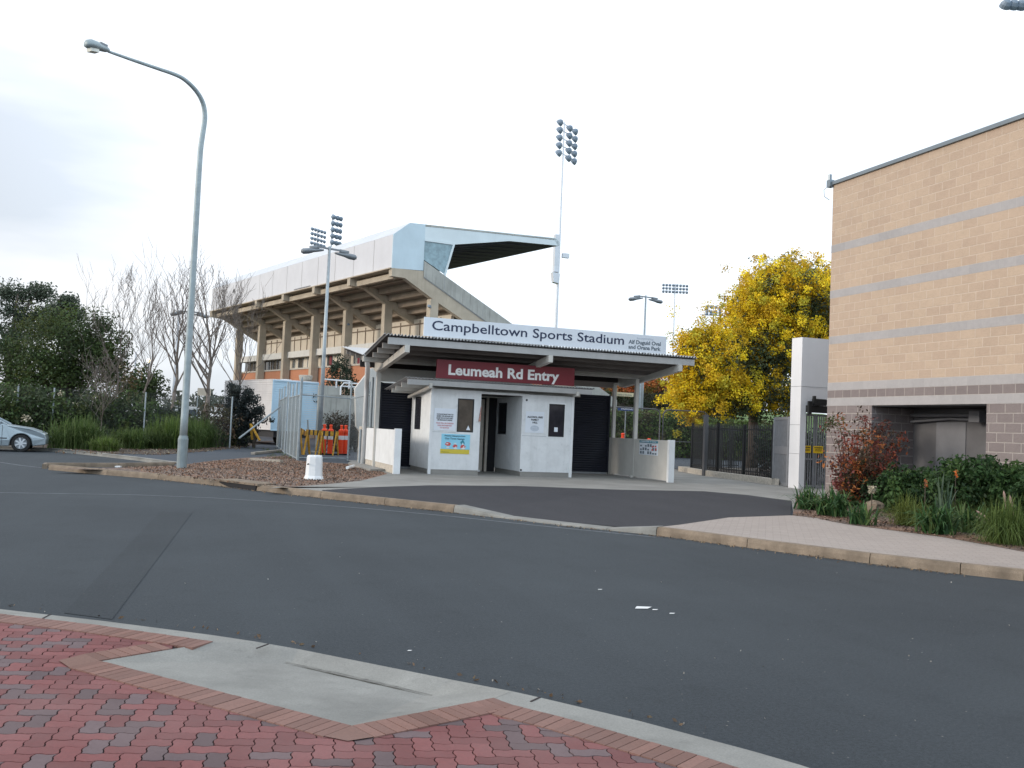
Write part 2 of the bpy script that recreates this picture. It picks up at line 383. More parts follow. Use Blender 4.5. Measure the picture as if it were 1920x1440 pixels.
def clumps(c, rad, k, shell=.55):
    """clump centres through a crown, denser towards its outside"""
    d = rng.normal(size=(k, 3)); d /= np.linalg.norm(d, axis=1)[:, None]
    r = shell+(1-shell)*rng.random(k)**.7; r *= rng.choice([1, 1, 1, .6], k)
    return np.array(c)+d*r[:, None]*np.array(rad)
def fill(cc, per, cr, pal, leaf, jit=.25, flat=1.):
    cc = np.asarray(cc)
    k = len(cc); cr = np.asarray(cr)*(.6+.8*rng.random(k)) if np.ndim(cr) == 0 else cr
    cen = np.repeat(cc, per, 0)+np.clip(rng.normal(size=(k*per, 3)), -1.5, 1.5)*np.repeat(cr, per)[:, None]*np.array([.5, .5, .5*flat])
    pal = np.array(pal); base = pal[rng.integers(0, len(pal), k)]*(.8+.4*rng.random((k, 1)))
    col = np.repeat(base, per, 0)*(1-jit+2*jit*rng.random((k*per, 1)))
    return cen, leaf*(.6+.8*rng.random(k*per)), np.clip(col, 0, 1)
def tree(name, base, height, trunk_r, crown, pal, leaf, per, cr, label, cat='tree', shell=.5, limbs=7, group=None, bark='bark_dark', extra=None, asp=.55):
    """crown: list of (centre xyz, radii, clumps)"""
    t = thing(name, label, cat, base, group=group)
    mb = MB(); B = Vector(base); tops = []
    z1 = min(c[0][2]-c[1][2]*.5 for c in crown)
    mid = Vector((B.x, B.y, max(B.z+.4, z1)))
    mb.tube([B-Vector((0, 0, .2)), B+(mid-B)*.5+Vector((.1, 0, 0)), mid], [trunk_r*1.2, trunk_r, trunk_r*.8], 8)
    for i in range(limbs):
        c = crown[i % len(crown)]; a = random.random()*2*PI
        e = Vector(c[0])+Vector((c[1][0]*.6*math.cos(a), c[1][1]*.6*math.sin(a), c[1][2]*random.uniform(-.1, .6)))
        m2 = mid.lerp(e, .5)+Vector((0, 0, .15*height*.3)); mb.tube([mid-Vector((0, 0, .1)), m2, e], [trunk_r*.6, trunk_r*.35, trunk_r*.1], 6)
    mb.build('trunk', bark, t, smooth=True)
    A = [fill(clumps(c, r, k, shell), per, cr, pal, leaf) for c, r, k in crown]
    cards('crown', np.concatenate([a[0] for a in A]), np.concatenate([a[1] for a in A]), np.concatenate([a[2] for a in A]), parent=t, asp=asp)
    if extra: extra(t)
    return t
def bush(name, base, rad, k, per, cr, pal, leaf, label, cat='bush', group=None, shell=.4, asp=.55, stems=True, flowers=None):
    t = thing(name, label, cat, base, group=group); B = Vector(base)
    c = (B.x, B.y, B.z+rad[2]*.95)
    if stems:
        mb = MB()
        for i in range(6):
            a = i*PI/3+random.random(); mb.tube([B-Vector((0, 0, .05)), B+Vector((math.cos(a)*rad[0]*.3, math.sin(a)*rad[1]*.3, rad[2]*.7)), B+Vector((math.cos(a)*rad[0]*.6, math.sin(a)*rad[1]*.6, rad[2]*1.3))], [.035, .025, .01], 5)
        mb.build('stem', 'bark_dark', t)
    cc = clumps(c, rad, k, shell); cc[:, 2] = np.maximum(cc[:, 2], B.z+.08)
    cen, s, col = fill(cc, per, cr, pal, leaf); cards('foliage', cen, s, col, parent=t, asp=asp)
    if flowers:
        fc = clumps(c, tuple(r*1.02 for r in rad), flowers[0], .95); fc = fc[fc[:, 2] > c[2]-.1]
        cen, s, col = fill(fc, 14, flowers[2], [flowers[1]], flowers[3]); cards('flower', cen, s, col, parent=t, asp=.8)
    return t
def blades(name, bases, n, h, spread, w, pal, label=None, cat='plant', group=None, stiff=.5, kind=None, tip=None):
    """arching strap leaves from each base point"""
    B0 = Vector(bases[0]); t = thing(name, label, cat, B0, group=group) if kind is None else None
    V = []; C = []; seg = 4; F = []
    for bs in bases:
        for i in range(n):
            a = random.random()*2*PI; L = h*random.uniform(.6, 1.15); out = spread*random.uniform(.15, 1.1); ww = w*random.uniform(.6, 1.2)
            ox = random.gauss(0, spread*.18); oy = random.gauss(0, spread*.18); d = Vector((math.cos(a), math.sin(a), 0)); s_ = Vector((-d.y, d.x, 0))
            col = np.array(random.choice(pal))*random.uniform(.7, 1.3); k0 = len(V)
            for j in range(seg+1):
                u = j/seg; z = L*(1.45*u-(.45+(.15+1.1*(1-stiff))*out/max(spread, .01))*u*u); r = out*(u**1.15)
                p = Vector((bs[0]+ox, bs[1]+oy, bs[2]))+d*r+Vector((0, 0, max(z, .01))); q = s_*ww*(1-u**2.2*.95)*.5
                V += [p-q, p+q]
            for j in range(seg): F.append((k0+2*j, k0+2*j+1, k0+2*j+3, k0+2*j+2)); C.append(col)
    v = np.array([tuple(x) for x in V]); me = bpy.data.meshes.new('leaves')
    if t is not None: v = v-np.array(B0)
    me.from_pydata(v.tolist(), [], F); ca = me.color_attributes.new('Col', 'FLOAT_COLOR', 'CORNER')
    c = np.ones((len(F), 4, 4)); c[:, :, :3] = np.clip(np.array(C), 0, 1)[:, None, :]; ca.data.foreach_set('color', c.ravel())
    me.materials.append(MATS['leaf']); o = bpy.data.objects.new('leaves' if t else name, me); COL.objects.link(o)
    if t: o.parent = t; return t
    o['kind'] = kind; return o
def bare_tree(name, base, h, r, label, group, seed, lean=(0, 0), fork=.32, spread=.42):
    rnd = random.Random(seed); t = thing(name, label, 'tree', base, group=group); tr = MB(); br = MB()
    B = Vector(base); pts = [B-Vector((0, 0, .2))]; p = B.copy()
    for i in range(3): p = p+Vector((lean[0]+rnd.uniform(-.05, .05)*h*.3, lean[1], h*fork/3)); pts.append(p.copy())
    tr.tube(pts, [r*.95, r*.8, r*.68, r*.58], 8)
    def grow(p, d, L, rad, lev):
        q = p; P = [p]; n = 3
        for i in range(n):
            d = (d+Vector((rnd.uniform(-.14, .14), rnd.uniform(-.14, .14), .10))).normalized(); q = q+d*L/n; P.append(q)
            if lev < 4:
                for _ in range(2 if lev == 0 else 1):
                    e = Vector((rnd.uniform(-1, 1), rnd.uniform(-1, 1), rnd.uniform(.0, .9))).normalized()
                    grow(q, (d*(1-spread)+e*spread*1.3).normalized(), L*rnd.uniform(.45, .75), max(rad*.48, .009), lev+1)
        br.tube(P, [rad, rad*.85, rad*.65, rad*.35], 5 if lev < 2 else 3, cap=False)
    q = pts[-1].copy(); LP = [q.copy()]; hh = h*(1-fork); n = 9
    for i in range(n): q = q+Vector((rnd.uniform(-.05, .05)*hh*.5+lean[0]*.3, rnd.uniform(-.05, .05)*hh*.5, hh/n)); LP.append(q.copy())
    br.tube(LP, [max(r*.58*(1-i/(n+1))**.9, .012) for i in range(n+1)], 6, cap=False)
    for i in range(0, n):
        for _ in range(2 if i in (1, 2, 4) else 1):
            a = rnd.random()*2*PI; t_ = rnd.random(); p0 = LP[i].lerp(LP[i+1], t_); k = .62 if i > 3 else .8
            e = Vector((math.cos(a)*k, math.sin(a)*k, 1)).normalized(); grow(p0, e, hh*(.62-.05*i)*rnd.uniform(.7, 1.1), r*.30*(1-i/(n+3)), 1)
    tr.build('trunk', 'bark_pale', t, smooth=True); br.build('branches', 'bark_pale', t, fix=False); return t
#@@PART2
# ================================================================== GROUND
sheet('ground', [(-2500, -300, -.04), (2500, -300, -.04), (2500, 4000, -.04), (-2500, 4000, -.04)], 'ground_far')
sheet('road', [(-80, -12, 0), (40, -12, 0), (40, 62, 0), (-80, 62, 0)], 'asphalt')
def off(pts, d):
    out = []
    for i, p in enumerate(pts):
        a = pts[max(i-1, 0)]; b = pts[min(i+1, len(pts)-1)]; t = Vector((b[0]-a[0], b[1]-a[1], 0)).normalized(); out.append(Vector((p[0]-t.y*d, p[1]+t.x*d, 0)))
    return out
KP = [gp(x, y, 0) for x, y in ((90, 881), (200, 891), (296, 899), (400, 910), (480, 920), (600, 934), (720, 947), (850, 961), (1050, 985), (1230, 1004), (1400, 1027), (1630, 1057), (1800, 1077), (1920, 1090), (2150, 1120), (2700, 1200))]
def resample(pts, step):
    out = [Vector(pts[0])]
    for a, b in zip(pts[:-1], pts[1:]):
        a = Vector(a); b = Vector(b); n = max(1, round((b-a).length/step)); out += [a.lerp(b, (i+1)/n) for i in range(n)]
    return out
def kerb(name, pts, h, w, m, seglen=2.4, batter=.03, side=1):
    P = resample([Vector((p[0], p[1], 0)) for p in pts], seglen); mb = MB()
    f = off(P, batter*side); b = off(P, w*side)
    for i in range(len(P)-1):
        g = .006/(P[i+1]-P[i]).length
        q = [[X[i].lerp(X[i+1], g), X[i].lerp(X[i+1], 1-g)] for X in (P, f, b)]
        hh = [h(i/(len(P)-1)), h((i+1)/(len(P)-1))] if callable(h) else [h, h]
        V = []
        for k in (0, 1):
            V += [(*q[0][k].xy, -.02), (*q[0][k].lerp(q[1][k], .35).xy, hh[k]*.6), (*q[1][k].xy, hh[k]), (*q[2][k].xy, hh[k]), (*q[2][k].xy, -.02)]
        mb.add(V, [(0, 1, 6, 5), (1, 2, 7, 6), (2, 3, 8, 7), (3, 4, 9, 8), (4, 3, 2, 1, 0), (5, 6, 7, 8, 9)])
    return struct(name, mb, m)
kerb('kerb', KP[:8], .135, .16, 'kerb_old')
kerb('kerb', KP[7:10], lambda t: .035+.10*max(0, 1-t/.12)+.10*max(0, (t-.88)/.12), .30, 'kerb_pale', 1.1)
kerb('kerb', KP[9:], .135, .16, 'kerb_old')
K2 = [(-60, 62, 0), (-30, 50, 0), (-9, 41, 0), gp(90, 846, 0), gp(180, 855, 0), gp(250, 863, 0), gp(331, 874, 0)]
kerb('kerb', K2, .12, .16, 'kerb_pale')
# island kerb, back of the narrow tongue
kerb('kerb', [gp(331, 874, 0), gp(225, 876, 0), gp(90, 876, 0), gp(88, 879, 0)], .12, .12, 'kerb_old', 1.2, side=-1)
KB = off(KP, .15)
z = lambda pts, h: [(p[0], p[1], h) for p in pts]
base = z([K2[0], K2[1], K2[2], K2[3], K2[4], K2[5], K2[6]], .1)+z(KB[2:8], .1)+z(off(KP, .28)[7:10], .02)+z(KB[10:], .1)+[(60, -8, .1), (60, 78, .1), (-60, 78, .1)]
base = [p for i, p in enumerate(base)]
# main raised area behind the kerb: asphalt driveway; apron edge handled by its own sheet
b1 = z(K2, .1)+z(KB[2:7], .1)+[(*gp(805, 912).xy, .1), (*gp(1156, 920).xy, .1), (*gp(1400, 930).xy, .1), (*gp(1480, 968).xy, .1)]+z(KB[10:], .1)+[(60, -8, .1), (60, 78, .1), (-60, 78, .1)]
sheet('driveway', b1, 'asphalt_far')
sheet('gravel_bed', z([gp(95, 878), gp(229, 877), gp(331, 873), gp(400, 864), gp(454, 859), gp(537, 854), gp(560, 864), gp(640, 869), gp(690, 873), gp(727, 889), gp(677, 902), gp(609, 909), gp(540, 914), gp(502, 916.5)], .124)+z([KB[4].lerp(KB[5], .3)]+KB[4:0:-1], .124), 'mulch')
sheet('concrete_path', z([gp(502, 916.5), gp(540, 914), gp(609, 909), gp(677, 902), gp(727, 889), gp(690, 873), (6.1, 36, 0), (12, 36, 0), (19, 37, 0), (24, 37, 0), (24, 20.4, 0), (16.1, 20.36, 0), gp(1500, 925), gp(1488, 967), gp(1484, 940), gp(1400, 929), gp(1320, 922), gp(1156, 919), gp(969, 912), gp(805, 911), gp(711, 914), gp(603, 920)]+[KB[5], KB[4].lerp(KB[5], .3)], .128), 'concrete_path')
ap = z([gp(603, 920), gp(711, 914), gp(805, 911), gp(969, 912), gp(1156, 919), gp(1320, 922), gp(1400, 929), gp(1484, 940), gp(1482, 968), gp(1367, 972), gp(1273, 986)], .134)
OFF = off(KP, .29); ap += [(*OFF[9].xy, .06), (*OFF[8].xy, .033), (*OFF[7].lerp(OFF[8], .15).xy, .04), (*KB[7].xy, .12), (*KB[6].xy, .132), (*KB[5].xy, .132)]
sheet('driveway_apron', ap, 'asphalt_apron')
BED = [gp(1486, 968), gp(1530, 972), gp(1560, 979), gp(1600, 986), gp(1700, 999), gp(1760, 1007), gp(1840, 1021), gp(1920, 1036), gp(2150, 1070)]
sheet('footpath', z(KB[9:15], .130)+[(*gp(2150, 1070).xy, .13)]+z(BED[-2::-1], .130)+z([gp(1482, 968), gp(1367, 972), gp(1273, 986)], .138), 'tan_paver')
sheet('garden_bed', z(BED, .135)+[(16.05, 6, .135), (16.05, 20.3, .135), (16.05, 21.5, .135), (*gp(1495, 922).xy, .135)], 'mulch')
sheet('verge', z([K2[3], K2[4], gp(300, 852), gp(380, 846), gp(455, 838), gp(520, 826), (5, 62, 0), (-50, 77, 0), (-50, 62, 0), (-30, 50.4, 0), (-9, 41.3, 0)], .112), 'soil')
sheet('soil_strip', z([gp(1255, 852), gp(1300, 855), (26, 60, 0), (34, 60, 0), (40, 78, 0), (18, 78, 0)], .112), 'soil')
# grass slope far right
mb = MB(); V = []
for j in range(9):
    for i in range(13): V.append((14+i*6, 62+j*6, .09+6.0*(max(0, (j-.6)/8))**1.1*(1-.35*(i == 0))))
mb.add(V, [(j*13+i, j*13+i+1, (j+1)*13+i+1, (j+1)*13+i) for j in range(8) for i in range(12)]); o = struct('hill', mb, 'grass_slope', smooth=True)
# road markings and an older patch
def strip(name, pts, w, m, zz):
    a = off(pts, w/2); b = off(pts, -w/2); mb = MB()
    for i in range(len(pts)-1): mb.add([(*a[i].xy, zz), (*a[i+1].xy, zz), (*b[i+1].xy, zz), (*b[i].xy, zz)], [(0, 1, 2, 3)])
    o = struct(name, mb, m)
strip('road_line', [gp(x, y, 0) for x, y in ((-60, 921), (0, 924), (120, 926), (250, 928), (400, 934), (560, 944), (700, 955), (850, 969), (1000, 985), (1230, 1008))], .055, 'line_paint', .005)
strip('road_line', [gp(x, y, 0) for x, y in ((-40, 862), (0, 867), (40, 873), (85, 878))], .06, 'line_paint', .005)
sheet('road_patch', z([gp(300, 960, 0), gp(360, 962, 0), gp(210, 1162, 0), gp(120, 1150, 0)], .004), 'asphalt_patch')
mb = MB()
for x, y, s in ((1205, 1140, .10), (1228, 1144, .035), (1260, 1151, .035), (768, 1221, .02), (1125, 1106, .03)):
    p = gp(x, y, 0); mb.add([(p.x-s, p.y-s*.4, .006), (p.x+s*.2, p.y-s*.6, .006), (p.x+s, p.y+s*.1, .007), (p.x-s*.3, p.y+s*.6, .006)], [(0, 1, 2, 3)])
tagit(mb.build('litter', 'litter_white'), 'scattered white paper scraps lying on the open road', 'litter', kind=None)

# ---- near pavement of interlocking pavers
OUT = [(-260, 1122), (0, 1142), (200, 1165), (400, 1191), (480, 1203)]; INN = [(-260, 1131), (0, 1152), (190, 1174), (400, 1204)]
OUR = [(960, 1296), (1009, 1307), (1200, 1352), (1410, 1408), (1500, 1434), (1800, 1530)]; INR = [(925, 1310), (964, 1324), (1080, 1353), (1332, 1424), (1384, 1440), (1620, 1520)]
def flat(pts, h): return [(*gp(x, y, .12).xy, h) for x, y in pts]
mb = MB()
for A, B in ((OUT[:4], INN), (OUR, INR)):
    a = flat(A, .12); b = flat(B, .12)
    for i in range(min(len(a), len(b))-1):
        mb.add([a[i], a[i+1], b[i+1], b[i], (*a[i][:2], -.01), (*a[i+1][:2], -.01)], [(0, 1, 2, 3), (0, 4, 5, 1)])
struct('kerb', mb, 'kerb_pale')
rp = dict(a=(187, 1240, .121), b=(400, 1204, .121), c=(480, 1203, .121), d=(545, 1245, .035), e=(800, 1303, .035), f=(925, 1310, .121), g=(660, 1362, .121), p=(560, 1217, .085), q=(850, 1275, .085), r=(960, 1296, .121), s=(400, 1191, .121))
kk = list(rp); V = [tuple(gp(*rp[k])) for k in kk]; ix = lambda s: tuple(kk.index(c) for c in s)
V += [(v[0], v[1], -.01) for v in V]; n = len(kk)
mb = MB(); mb.add(V, [ix('abd'), ix('adg'), ix('gde'), ix('gef'), ix('bsc'), ix('bcpd'), ix('dpqe'), ix('eqrf')]+[(kk.index(a), kk.index(b), kk.index(b)+n, kk.index(a)+n) for a, b in ('sc', 'cp', 'pq', 'qr')])
struct('kerb_ramp', mb, 'kerb_pale')
V2 = []
for i in range(13):
    u = i/12; a = gp(535+275*u, 1242.8+62.5*u, .04); w = .004+.030*math.sin(PI*u)*random.uniform(.3, 1.3); V2 += [(a.x-w*.4, a.y-w*.3, .0445), (a.x+w*.8, a.y+w*.5, .0465)]
mb = MB(); mb.add(V2, [(2*i, 2*i+1, 2*i+3, 2*i+2) for i in range(12)]); tagit(mb.build('gutter_dirt', 'gutter_dirt'), kind='structure')
# joints in the kerb
mb = MB()
for x0, y0, x1, y1 in ((481, 1216, 503, 1208), (995, 1316, 1012, 1308), (80, 1160, 95, 1152)):
    a = gp(x0, y0, .12); b = gp(x1, y1, .12); mb.bar((a.x, a.y, .1215), (b.x, b.y, .1215), .012, .004)
struct('kerb_joint', mb, 'grout')
edge = [gp(x, y, .12) for x, y in INN]+[]
poly = [gp(x, y) for x, y in ((-260, 1131), (0, 1152), (190, 1174), (400, 1204), (187, 1240), (660, 1362), (925, 1310), (964, 1324), (1080, 1353), (1332, 1424), (1384, 1440), (1620, 1520))]+[Vector((3.2, -3, 0)), Vector((-6, -3, 0))]
sheet('pavement', z(poly, .110), 'grout')
def inside(x, y, P):
    c = False; j = len(P)-1
    for i in range(len(P)):
        if (P[i][1] > y) != (P[j][1] > y) and x < (P[j][0]-P[i][0])*(y-P[i][1])/(P[j][1]-P[i][1])+P[i][0]: c = not c
        j = i
    return c
def sold(a, b, mb, gap=.005, w=.062, L=.20, side=-1):
    a = Vector((a[0], a[1], 0)); b = Vector((b[0], b[1], 0)); n = int((b-a).length/w); t = (b-a).normalized(); q = Vector((-t.y, t.x, 0))*side
    w = (b-a).length/n
    for i in range(n):
        p0 = a+t*(i*w+gap/2)+q*.004; p1 = a+t*((i+1)*w-gap/2)+q*.004; k = random.uniform(.8, 1.2)
        c = (.215*k, .118*k, .094*k); zt = .1265+random.uniform(-.001, .001)
        mb.add([(*p0.xy, .1), (*p1.xy, .1), (*(p1+q*L).xy, .1), (*(p0+q*L).xy, .1), (*p0.xy, zt), (*p1.xy, zt), (*(p1+q*L).xy, zt), (*(p0+q*L).xy, zt)], [(4, 5, 6, 7), (0, 1, 5, 4), (1, 2, 6, 5), (2, 3, 7, 6), (3, 0, 4, 7)], c)
        mb2 = None
mb = MB(); G = lambda x, y: gp(x, y, .12)
for A in (((-260, 1131), (0, 1152), (190, 1174), (400, 1204)), ((925, 1310), (964, 1324), (1080, 1353), (1332, 1424), (1620, 1520))):
    for p, q in zip(A[:-1], A[1:]): sold(G(*p), G(*q), mb)
sold(G(322, 1217.5), G(187, 1240), mb)
sold(G(187, 1240), G(660, 1362), mb); sold(G(660, 1362), G(925, 1310), mb)
def corner(c, p, q, L=.20):
    c = G(*c); P_ = G(*p); Q_ = G(*q); a = (c-P_); a.z = 0; a.normalize(); b_ = (Q_-c); b_.z = 0; b_.normalize()
    na = Vector((a.y, -a.x, 0))*L; nb = Vector((b_.y, -b_.x, 0))*L; m_ = (na+nb).normalized()*L*1.02
    pts = [c, c+na, c+m_*1.12, c+nb]; zt = .1255; mb.add([(*v.xy, zt) for v in pts], [(0, 1, 2, 3)], (.21, .12, .095))
corner((187, 1240), (400, 1206), (660, 1362)); corner((660, 1362), (187, 1240), (925, 1310)) if False else None
c_ = G(660, 1362); d1 = (G(187, 1240)-c_); d1.z = 0; d1.normalize(); d2 = (G(925, 1310)-c_); d2.z = 0; d2.normalize()
n1_ = Vector((-d1.y, d1.x, 0)); n1_ = n1_ if n1_.y < 0 else -n1_; n2_ = Vector((-d2.y, d2.x, 0)); n2_ = n2_ if n2_.y < 0 else -n2_
mb.add([(*v.xy, .1255) for v in (c_, c_+n1_*.2, c_+(n1_+n2_).normalized()*.225, c_+n2_*.2)], [(0, 1, 2, 3)], (.21, .12, .095))
struct('brick_border', mb, 'paver')
mb = MB(); U = .090; th = R_(-11); ct, st = math.cos(th), math.sin(th); tri = lambda s: (lambda f: 4*f if f < .25 else (2-4*f if f < .75 else 4*f-4))(s % 1.)
for a in range(-85, 75):
    for b in range(-25, 115):
        t = (a-b) % 4
        if t == 0: w, h = 2, 1
        elif t == 3: w, h = 1, 2
        else: continue
        cx, cy = (a+w/2)*U, (b+h/2)*U; X = cx*ct-cy*st; Y = cx*st+cy*ct
        if Y < .4 or X < -4.6 or X > 3.2: continue
        g = .036; x0, x1, y0, y1 = a+g, a+w-g, b+g, b+h-g; per = []
        nx, ny = w*4, h*4
        per += [(x0+(x1-x0)*i/nx, y0) for i in range(nx)]+[(x1, y0+(y1-y0)*i/ny) for i in range(ny)]
        per += [(x1-(x1-x0)*i/nx, y1) for i in range(nx)]+[(x0, y1-(y1-y0)*i/ny) for i in range(ny)]
        zt = .120+random.uniform(-.0012, .0012); pts = []
        for x, y in per:
            xx = (x+.10*tri(y+.12))*U; yy = (y+.10*tri(x+.12))*U; pts.append((xx*ct-yy*st, xx*st+yy*ct))
        if not all(inside(*p, poly) for p in pts[::2]): continue
        n = len(pts); k = random.uniform(.78, 1.2); c = (.195*k, .070*k, .068*k) if random.random() < .74 else (.130*k, .093*k, .097*k)
        mb.add([(p[0], p[1], zt) for p in pts]+[(p[0], p[1], .108) for p in pts], [tuple(range(n))]+[(i+n, (i+1) % n+n, (i+1) % n, i) for i in range(n)], c)
struct('pavers', mb, 'paver', fix=False)

# ================================================================== TICKET BOOTH
def wall_y(mb, x0, x1, z0, z1, y, th, holes=()):
    """wall facing -Y with rectangular openings (x0,x1,z0,z1)"""
    xs = sorted({x0, x1, *[h[0] for h in holes], *[h[1] for h in holes]})
    for a, b in zip(xs[:-1], xs[1:]):
        hs = sorted([h for h in holes if h[0] <= a and h[1] >= b], key=lambda h: h[2]); zc = z0
        for h in hs: mb.box(a, b, y, y+th, zc, h[2]); zc = h[3]
        if zc < z1: mb.box(a, b, y, y+th, zc, z1)
def wall_x(mb, y0, y1, z0, z1, x, th, holes=()):
    t = MB(); wall_y(t, y0, y1, z0, z1, 0, th, holes); mb.add([(x+v[1], v[0], v[2]) for v in t.v], t.f)
def window(par, x0, x1, z0, z1, y, glassm='glass_dark', fr=.035):
    f = MB()
    for a, b, c, d in ((x0, x1, z0, z0+fr), (x0, x1, z1-fr, z1), (x0, x0+fr, z0+fr, z1-fr), (x1-fr, x1, z0+fr, z1-fr)): f.box(a, b, y+.01, y+.06, c, d)
    w = f.build('window', 'window_frame', par); g = MB().box(x0+fr, x1-fr, y+.03, y+.04, z0+fr, z1-fr).build('pane', glassm, par, local=False); g.parent = w
    return w
BY = 27.5
booth = thing('ticket_booth', 'white ticket booth with dark windows and corrugated roof under the large canopy', 'ticket booth', (9.5, 28.7, .128))
mb = MB(); w1 = (8.02, 8.55, 1.43, 2.46); w2 = (11.04, 11.58, 1.40, 2.44)
wall_y(mb, 7.2, 8.77, .27, 2.72, BY, .08, [w1]); wall_x(mb, BY+.08, 30, .27, 2.72, 7.2, .08, [(28.82, 29.62, 1.45, 2.5)]); wall_x(mb, BY+.08, 30, .27, 2.72, 8.69, .08)
mb.box(7.2, 8.77, 30, 30.06, .27, 2.72)
mb.build('wall', 'white_wall', booth)
mb = MB(); wall_y(mb, 10.13, 11.82, .27, 2.70, BY, .08, [w2]); wall_x(mb, BY+.08, 30, .27, 2.70, 10.13, .08, [(28.95, 29.85, 1.40, 2.45)]); wall_x(mb, BY+.08, 30, .27, 2.7, 11.74, .08)
mb.box(10.13, 11.82, 30, 30.06, .27, 2.70)
mb.build('wall', 'white_wall', booth)
MB().box(8.77, 10.13, BY, BY+.08, 2.64, 2.71).build('lintel', 'white_wall', booth)
MB().box(7.22, 8.76, BY+.012, 29.98, .12, .27).build('plinth', 'concrete', booth); MB().box(10.15, 11.81, BY+.012, 29.98, .12, .27).build('plinth', 'concrete', booth)
for x in (7.16, 11.80): MB().box(x, x+.09, BY-.03, BY+.06, .12, 2.75).build('corner_post', 'white_paint', booth)
window(booth, *w1, BY, 'glass_brown'); window(booth, *w2, BY)
for X, (a, b, c, d) in ((7.2, (28.82, 29.62, 1.45, 2.5)), (10.13, (28.95, 29.85, 1.40, 2.45))):
    f = MB()
    for p, q, r, s in ((a, b, c, c+.035), (a, b, d-.035, d), (a, a+.035, c+.035, d-.035), (b-.035, b, c+.035, d-.035)): f.box(X+.01, X+.06, p, q, r, s)
    w = f.build('window', 'window_frame', booth); g = MB().box(X+.03, X+.04, a+.035, b-.035, c+.035, d-.035).build('pane', 'glass_dark', booth); g.parent = w
# thin white frame around second window, joint line of the cladding, screw holes
mb = MB(); mb.box(10.98, 11.04, BY-.008, BY, 1.36, 2.48); mb.box(11.58, 11.63, BY-.008, BY, 1.36, 2.48); mb.box(11.04, 11.58, BY-.008, BY, 2.44, 2.48); mb.box(11.04, 11.58, BY-.008, BY, 1.36, 1.40); mb.build('window_trim', 'white_paint', booth)
for x0, x1, zz in ((7.26, 8.0, 1.405), (10.16, 11.0, 1.395)): MB().box(x0, x1, BY-.003, BY, zz, zz+.007).build('cladding_joint', 'letter_grey', booth)
for x, zz in ((10.27, 2.52), (10.17, .32)): MB().lathe([(.035, 0), (.035, .006)], 10, (x, BY-.006, zz), 'y').build('bolt', 'letter_black', booth)
MB().box(9.30, 9.66, 29.9, 30.0, .13, 2.55).build('door_post', 'booth_beige', booth)
MB().box(9.72, 9.80, 29.85, 29.97, .13, 2.62).build('door_post', 'booth_beige', booth)
MB().box(8.77, 10.13, 30.0, 30.05, .13, 2.7).build('passage_dark', 'dark_void', booth)  # dark sheet standing in for the unlit opening at the passage end
MB().box(8.78, 10.12, BY+.09, 30.0, 2.63, 2.66).build('passage_ceiling', 'roof_under', booth)
# small roof: sheet, front beam, purlins, rafters
def corrugated(x0, x1, p0, p1, name, m, par, pitch=.1, amp=.02, th=.012):
    n = int((x1-x0)/pitch*6); V = []; F = []
    for i in range(n+1):
        x = x0+(x1-x0)*i/n; dz = amp*math.sin(2*PI*(x-x0)/pitch)
        V += [(x, p0[0], p0[1]+dz), (x, p1[0], p1[1]+dz), (x, p0[0], p0[1]+dz+th), (x, p1[0], p1[1]+dz+th)]
    for i in range(n): a = 4*i; b = a+4; F += [(a, a+1, b+1, b), (a+2, b+2, b+3, a+3), (a, b, b+2, a+2), (a+1, a+3, b+3, b+1)]
    mb = MB(); mb.add(V, F); return mb.build(name, m, par)
corrugated(6.26, 12.42, (27.12, 2.985), (30.1, 2.70), 'roof', 'roof_zinc', booth)
MB().box(6.34, 12.36, 27.16, 27.21, 2.79, 2.95).build('front_beam', 'fascia_grey', booth)
for i, y in enumerate((27.95, 28.75, 29.3)):
    zz = 2.95-(y-27.16)*.096; MB().box(6.34, 12.3, y, y+.05, zz-.15, zz-.005).build('purlin', 'steel_cream', booth)
for x in (7.0, 11.80):
    MB().prism([(x, 27.1, 2.72), (x, 27.1, 2.86), (x, 27.158, 2.86), (x, 27.158, 2.79), (x, 29.9, 2.53), (x, 29.9, 2.45), (x, 27.4, 2.7)], (.09, 0, 0)).build('rafter', 'steel_cream', booth)
# items stuck in or on the booth
mb = MB(); x, zz = 8.33, 1.50; mb.prism([(x, BY+.028, zz), (x+.13, BY+.028, zz), (x+.065, BY+.028, zz+.14)], (0, -.004, 0))
tagit(mb.build('sticker', 'notice_white'), 'white triangular sticker at the bottom of the left booth window', 'sticker')
mb = MB().box(11.25, 11.37, BY+.02, BY+.028, 1.56, 1.70)
tagit(mb.build('sticker', 'notice_white'), 'small square white sticker in the right booth window', 'sticker')
nt_ = thing('notice', 'white notice board with black and red lines of text left of the booth window', 'notice', (7.63, BY-.01, 1.46))
MB().box(7.29, 7.97, BY-.012, BY, 1.46, 2.13).build('board', 'notice_white', nt_)
for i, (s, w, x) in enumerate((('PATRONS MUST PAY TO', .52, 7.37), ('ENTER THE GROUND NO', .52, 7.37), ('GLASS OR ALCOHOL MAY', .53, 7.36), ('BE BROUGHT INSIDE', .46, 7.40))): text(s, w, .040, (x, BY-.013, 1.93-i*.058), 'letter_black', nt_, bold=.02)
for i, (s, w, x) in enumerate((('BAGS WILL BE CHECKED', .54, 7.37), ('FOR PROHIBITED', .44, 7.41), ('ITEMS', .28, 7.49))): text(s, w, .040, (x, BY-.013, 1.66-i*.07), 'letter_red', nt_)
n2 = thing('notice', 'white alcohol free family hill notice beside the right booth window', 'notice', (10.57, BY-.01, 1.5))
MB().box(10.26, 10.88, BY-.012, BY, 1.50, 2.17).build('board', 'notice_white', n2)
